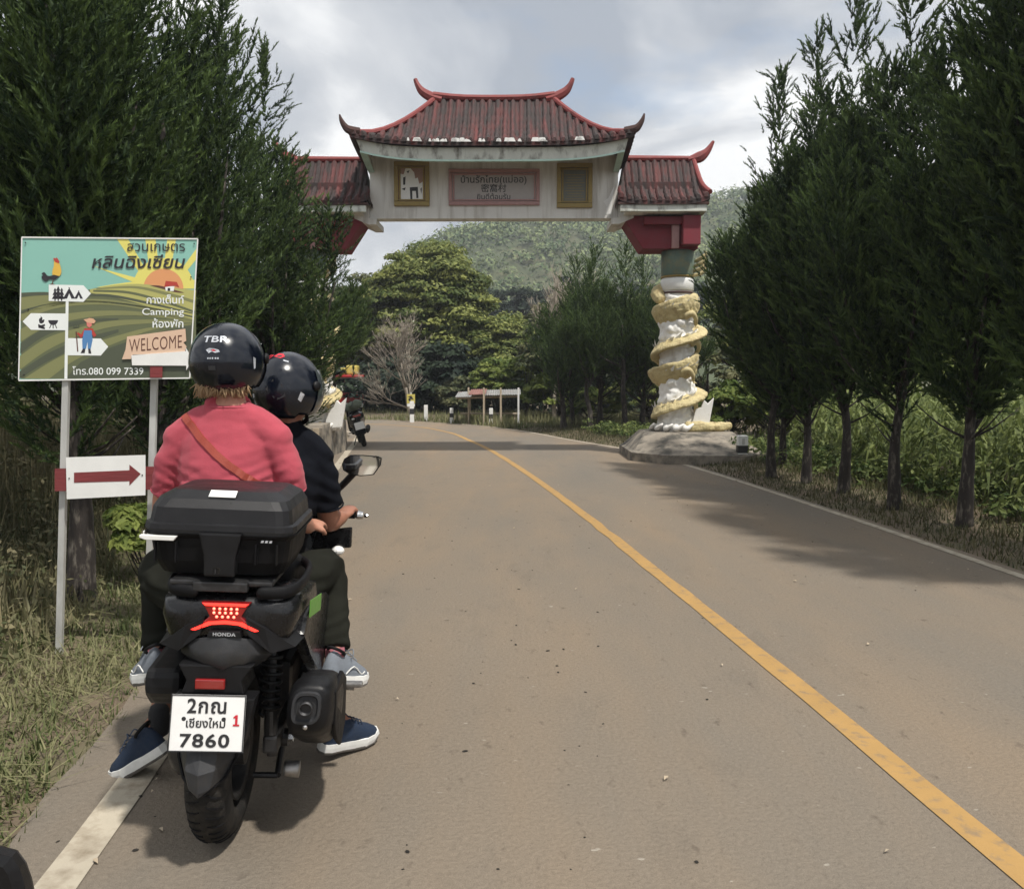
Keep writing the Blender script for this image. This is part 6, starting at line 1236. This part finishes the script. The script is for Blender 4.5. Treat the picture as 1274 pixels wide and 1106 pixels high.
# tan ribbon
wr = w('welcome_board', slab([(755, 708), (1124, 658), (1130, 735), (1112, 745), (1132, 770), (1120, 808), (790, 822), (780, 850), (722, 852), (745, 790)], .012, .0062, lambda x, y, o: cr(x, y, o)), PR['tan'], panel)
t = fit(text('WELCOME', 1, off=-.004, spacing=1.08), 335, 96); w('lettering', ([cr(935 + v.x, 752 - v.y*(.85+.00*v.x) - v.x*.085, .0128) for v in t[0]], t[1]), PR['brown'], wr)
w('arrow_board', slab([(782, 826), (1128, 800), (1126, 776), (1170, 850), (1130, 922), (1130, 892), (786, 890)], .018, .0065, lambda x, y, o: cr(x, y, o)), M['white_paint'], panel)
w('red_plank', slab([(900, 893), (980, 896), (978, 968), (900, 968)], .014, .0062, lambda x, y, o: cr(x, y, o)), M['maroon_wood'], panel)
for x, y in ((110, 112), (128, 536), (100, 948), (1160, 330), (1180, 118), (798, 858)): 
    c_ = cr(x, y, .007); w('screw', ell(c_, (.004, .004, .004), 6, 4), M['dark_metal'], panel)
# posts
for (u0, v0), (u1, v1), Y in (((87, 300), (73.5, 826), 4.47), ((196.5, 300), (184, 790), 4.60)):
    a_, b_ = P(u0, v0, Y), P(u1, v1, Y); d = (b_-a_).normalized(); w('post', loft([[c_ + V3((x, y, 0)) for x, y in ((-.0165, -.012), (.0165, -.012), (.0165, .012), (-.0165, .012))] for c_ in (a_, b_ + d*.12)]), M['galv'])
w('crossbar', slab([(68, 611), (206, 609), (206, 580), (68, 583)], .032, .012), M['maroon_wood'])
aw = w('arrow_board', slab([(83, 621), (181, 616), (181, 566), (82, 569)], .045, .034), M['white_paint'])
w('arrow_mark', ([bp(*q, .0465) for q in ((92, 600.5), (161, 598.5), (161, 604), (175, 589.5), (161, 578), (161, 585), (92, 588))], [tuple(range(7))]), M['maroon_wood'], aw)
for u, v in ((86, 595), (177, 591)): w('screw', ell(bp(u, v, .047), (.004, .004, .004), 6, 4), M['dark_metal'], aw)

# ================================================================== SMALL THINGS FURTHER ON
def marker(loc, label, h=.78, r=.075, style=0, g='striped marker posts along the road'):
    e = empty('marker_post', loc, 0, label=label, cat='post', group=g)
    mobj('shaft', box((0, 0, h/2-.05), (r*2, r*1.6, h+.1), .012), M['white_paint'], e)
    if style != 1: mobj('black_band', box((0, 0, h*.52), (r*2+.006, r*1.6+.006, h*.27), .006), M['ink'], e)
    if style == 3: mobj('reflector', box((0, -r*.8-.004, h*.80), (.05, .008, .12), .003), M['galv'], e)
    return e
marker(G(526/1217*330+370, 525.5), 'striped marker post at the foot of the yellow sign')
marker(G(530, 524.2), 'taller plain white marker post beside the yellow sign', .62, .07, 1)
marker(G(562, 526.6), 'striped marker post before the shelter', .55, .065); marker(G(611, 529.6), 'striped marker post in front of the shelter posts', .6, .065)
marker(G(923, 577), 'striped marker post with grey top in front of the gate plinth', .52, .09, 3)
# yellow sign
sp_ = G(514, 525); ys = empty('road_sign', sp_ + V3((-.1, .25, 0)), 0, label='small yellow road sign on a post before the bare tree', cat='sign')
mobj('post', box((0, 0, .5), (.06, .06, 1.2), .01), M['galv'], ys); s1 = mobj('sign_plate', box((-.0, -.05, .86), (.31, .03, .34), .01), M['yellow_sign'], ys); mobj('sign_symbol', prism([(-.06, .76), (0, .78), (-.02, .86), (.10, .84), (.02, .98), (-.12, .94), (-.02, .91), (-.1, .85)], 'y', -.072, -.067), M['ink'], s1); mobj('lower_plate', box((0, -.05, .62), (.29, .03, .11), .01), M['white_paint'], ys)
# shelter
sh0 = V3((-1.2, 30.2, 0)); se = empty('roadside_shelter', sh0, R(0), label='low shelter with thin posts and patched tin roof sheets beyond the bend', cat='shelter')
posts = [(583, 527.5), (602, 529), (623, 530), (645, 531)]
for i, (u, v) in enumerate(posts):
    g = G(u, v) - sh0; mobj('post', box((g.x, g.y, .62), (.06, .06, 1.36), .008), M['wood_pale'] if i < 3 else M['white_paint'], se); mobj('post', box((g.x, g.y+1.1, .55), (.05, .05, 1.24), .008), M['wood_pale'], se)
for i, (u0, u1, vt) in enumerate(((566, 586, 490), (583, 604, 487.5), (602, 625, 488), (623, 648, 487))):
    a_, b_ = P(u0, vt+4, 29.6) - sh0, P(u1, vt+3.4, 29.0+.2*i) - sh0
    V = []
    for j in range(2):
        for k in range(25): t = k/24; q = a_*(1-t)+b_*t; V.append((q.x, q.y + (1.9 if j else 0), q.z + (.16 if j else 0) + .012*math.sin(k*2.2) + .02*i % .03))
    n_ = 25; V += [(x, y, z-.02) for x, y, z in V]; Fq = [(k, k+1, n_+k+1, n_+k) for k in range(n_-1)] + [(50+k+1, 50+k, 50+n_+k, 50+n_+k+1) for k in range(n_-1)] + [(k+1, k, 50+k, 50+k+1) for k in range(n_-1)]
    mobj('roof_sheet', (V, Fq), M['tin_rust'] if i == 1 else M['tin'], se)
a_, b_ = P(568, 494.5, 29.6) - sh0, P(646, 492, 29.6) - sh0; mobj('roof_beam', tube([a_ + V3((0, .12, -.03)), b_ + V3((0, .12, -.03))], .035, 6), M['wood_pale'], se); mobj('roof_beam', tube([a_ + V3((0, 1.3, .05)), b_ + V3((0, 1.3, .05))], .035, 6), M['wood_pale'], se); mobj('bench', join(box((.4, .8, .34), (2.2, .3, .05)), box((-.5, .8, .15), (.06, .2, .34)), box((1.3, .8, .15), (.06, .2, .34))), M['wood_pale'], se)
# parked scooter on its side stand
ps = empty('parked_scooter', (-3.56, 19.4, 0), label='black scooter with a green bag on its rack parked on the white edge line', cat='scooter'); ps.matrix_world = Matrix.Translation((-3.42, 19.55, .0)) @ Matrix.Rotation(R(14), 4, 'Z') @ Matrix.Rotation(R(-15), 4, 'Y')
def q_(name, vf, m, par=None, **kw): return mobj(name, vf, m, par or ps, **kw)
def pwheel(y):
    wl = q_('wheel', lathe([(.02, -.05), (.04, -.03), (.04, .03), (.02, .05)], 12, 'x'), M['dark_metal']); wl.location = (0, y, .28); q_('tyre', loft([[(.055*math.sin(a), -(.235+.045*math.cos(a))*math.sin(t), (.235+.045*math.cos(a))*math.cos(t)) for a in [k*math.pi/4 for k in range(8)]] for t in [k*math.pi/14 for k in range(28)]], closed=True), M['tyre'], wl, smooth=True)
    for k in range(5): a = k*2*math.pi/5; q_('spoke', tube([(0, 0, 0), (0, .2*math.sin(a), .2*math.cos(a))], .013, 5), M['dark_metal'], wl)
pwheel(.0); pwheel(1.28)
q_('tail', loft([[(w_*px, y, z + h_*pz_) for px, pz_ in [(-1, -.5), (-.4, -1), (.4, -1), (1, -.5), (1, .5), (.5, 1), (-.5, 1), (-1, .5)]] for y, w_, z, h_ in ((-.30, .10, .76, .06), (-.20, .16, .74, .10), (.2, .19, .66, .15), (.6, .17, .56, .16))]), M['gloss_black'])
q_('seat', loft([[(w_*px, y, z + h_*pz_) for px, pz_ in [(-1, -1), (1, -1), (1, .3), (.6, 1), (-.6, 1), (-1, .3)]] for y, w_, z, h_ in ((-.15, .13, .84, .03), (.2, .15, .84, .05), (.6, .13, .78, .05), (.75, .09, .74, .04))]), M['matte_black'])
q_('body', join(box((0, .35, .40), (.26, .62, .26), .05), box((0, .85, .34), (.34, .5, .10), .03)), M['black_plastic'])
q_('front_fairing', loft([[(w_*px, y, z) for px, z in [(-1, z0), (-.7, z1), (.7, z1), (1, z0)]] for y, w_, z0, z1 in ((1.0, .20, .35, .95), (1.15, .20, .45, 1.0), (1.35, .10, .6, .85))]), M['gloss_black'])
q_('fork', tube([(0, 1.28, .28), (0, 1.08, .95)], .035, 8), M['dark_metal']); hb_ = q_('handlebar', tube([(-.34, .93, .98), (-.15, 1.0, 1.0), (.15, 1.0, 1.0), (.34, .93, .98)], .016, 8, k=3), M['dark_metal'])
for s in (-1, 1): q_('mirror', join(tube([(s*.2, 1.0, 1.0), (s*.27, .98, 1.16)], .007, 6), ell((s*.30, .97, 1.20), (.07, .02, .045), 10, 6)), M['mirror'] if s < 0 else M['black_plastic'])
q_('licence_plate', box((0, -.33, .52), (.22, .012, .17), .004), M['plate_white']); q_('plate_holder', box((0, -.30, .60), (.09, .05, .22), .01), M['black_plastic']); q_('mudguard', box((0, -.29, .40), (.14, .02, .14), .008), M['matte_black'])
tl2 = q_('tail_light', box((0, -.315, .755), (.18, .03, .05), .01), M['red_lens']); q_('indicator', ell((-.10, -.30, .70), (.035, .025, .02), 8, 6), M['white_paint'])
q_('exhaust', tube([(.17, .25, .30), (.18, -.05, .38), (.18, -.32, .45)], [.035, .055, .05], 10), M['dark_metal']); q_('side_stand', tube([(-.10, .45, .24), (-.22, .42, .035)], .012, 6), M['dark_metal']); q_('footpeg', tube([(-.26, .2, .38), (.26, .2, .38)], .014, 6), M['metal'])
bg_ = fuse('bag', [ell((0, 0, 0), (.20, .14, .11), 12, 8), ell((.08, 0, .04), (.13, .12, .09), 10, 6), ell((-.12, 0, -.01), (.1, .12, .1), 10, 6)], .02, 2); displace(bg_, lambda a, n_: .02*noise.noise(a*12)); bo = mobj('bag', bg_, M['rust_cloth'], smooth=True, label='soft grey green bag strapped on the tail of the parked scooter', cat='bag'); bo.matrix_world = ps.matrix_world @ Matrix.Translation((0, -.16, .98))
bo2 = tube([(-.2, -.02, -.02), (-.05, -.15, .02), (0, -.10, .12)], .008, 5, k=3); mobj('strap', bo2, M['ink'], bo)
# red pickup truck on the far arm of the bend, end on
tk = empty('pickup_truck', (-7.5, 38.2, 0), R(8), label='red and white pickup truck with a loaded rack, beyond the parked scooter', cat='truck')
def k_(name, vf, m, par=None, **kw): return mobj(name, vf, m, par or tk, **kw)
k_('body', join(box((0, .9, .72), (1.66, 4.4, .52), .08), box((0, -1.1, .90), (1.66, .12, .50), .03)), M['red_paint']); k_('tailgate', box((0, -1.34, .82), (1.5, .05, .42), .02), M['red_paint']); k_('bumper', box((0, -1.45, .48), (1.66, .14, .18), .04), M['galv'])
cb_ = k_('cab', loft([[(w_*px, y, z) for px in (-1, 1)] + [(w_*.82, y2, z2), (-w_*.82, y2, z2)] for y, w_, z, y2, z2 in ((.9, .80, .98, 1.2, 1.60), (2.7, .80, .98, 2.2, 1.60))]), M['red_paint']); k_('rear_window', box((0, .98, 1.28), (1.2, .05, .36), .01, (R(-26), 0, 0)), M['glass_dark'], cb_)
k_('rack', join(*[tube([(x, y, .95), (x, y, 1.66)], .025, 6) for x in (-.76, .76) for y in (-1.2, .4)], tube([(-.78, -1.2, 1.66), (.78, -1.2, 1.66)], .03, 6), tube([(-.78, .4, 1.66), (.78, .4, 1.66)], .03, 6), tube([(-.76, -1.2, 1.66), (-.76, .4, 1.66)], .03, 6), tube([(.76, -1.2, 1.66), (.76, .4, 1.66)], .03, 6)), M['galv'])
k_('canopy', box((0, -.4, 1.74), (1.7, 1.9, .12), .05), M['red_paint']); k_('white_stripe', box((0, -1.37, 1.22), (1.5, .03, .22), .01), M['white_paint'])
for x in (-.72, .72):
    k_('tail_lamp', box((x, -1.365, .84), (.14, .04, .34), .01), M['red_lens'])
    for y in (-.5, 2.3): wl = k_('wheel', lathe([(.05, -.11), (.30, -.11), (.34, -.07), (.34, .07), (.30, .11), (.05, .11)], 20, 'x'), M['tyre'], smooth=True); wl.location = (x, y, .34); k_('rim', lathe([(.02, -.115), (.18, -.12), (.18, .12), (.02, .115)], 14, 'x'), M['metal'], wl)
cg = mobj('cargo', xf(join(box((-.3, 0, .16), (.7, .9, .30), .06), box((.35, .1, .22), (.5, .8, .42), .08)), Matrix.Identity(4)), M['yellow_sign'], label='yellow sacks tied on the canopy of the red truck', cat='cargo'); cg.location = (-7.45, 37.8, 1.80)
# the mirror and brake reservoir of the bike the picture is taken from
mv = empty('handlebar_mirror', P(-40, 1180, .80), label='black mirror back of the following bike in the near corner', cat='mirror'); MM = Matrix.Translation(-mv.location)
def mq(u, v, Y): return MM @ P(u, v, Y)
ol = [(-70, 1040), (0, 1051), (22, 1057), (33, 1072), (40, 1092), (46, 1120), (30, 1150), (-40, 1170), (-90, 1130), (-95, 1070)]
mobj('housing', loft([[mq((u+20)*k-20, (v-1105)*k+1105, Y) for u, v in ol] for Y, k in ((.78, .55), (.785, .82), (.80, .97), (.825, 1.0), (.84, .99))]), M['black_plastic'], mv, smooth=False)
mobj('arm', tube([mq(-30, 1150, .82), mq(-20, 1300, .80), mq(-60, 1700, .74)], .012, 8, k=3), M['black_plastic'], mv)

# ------------------------------------------------------------------ thin air between the gate and the hill
hm = bpy.data.materials.new('haze'); hm.use_nodes = True; t = hm.node_tree; t.nodes.clear(); pv = N(t, 'ShaderNodeVolumePrincipled'); pv.inputs['Color'].default_value = (.86, .92, 1, 1); pv.inputs['Density'].default_value = .0009; pv.inputs['Anisotropy'].default_value = .2
ho = N(t, 'ShaderNodeOutputMaterial'); t.links.new(pv.outputs[0], ho.inputs['Volume'])
hz_ = mobj('haze', box((0, 650, 58), (1960, 1900, 122)), hm, kind='stuff', label='thin pale haze filling the valley', cat='haze')
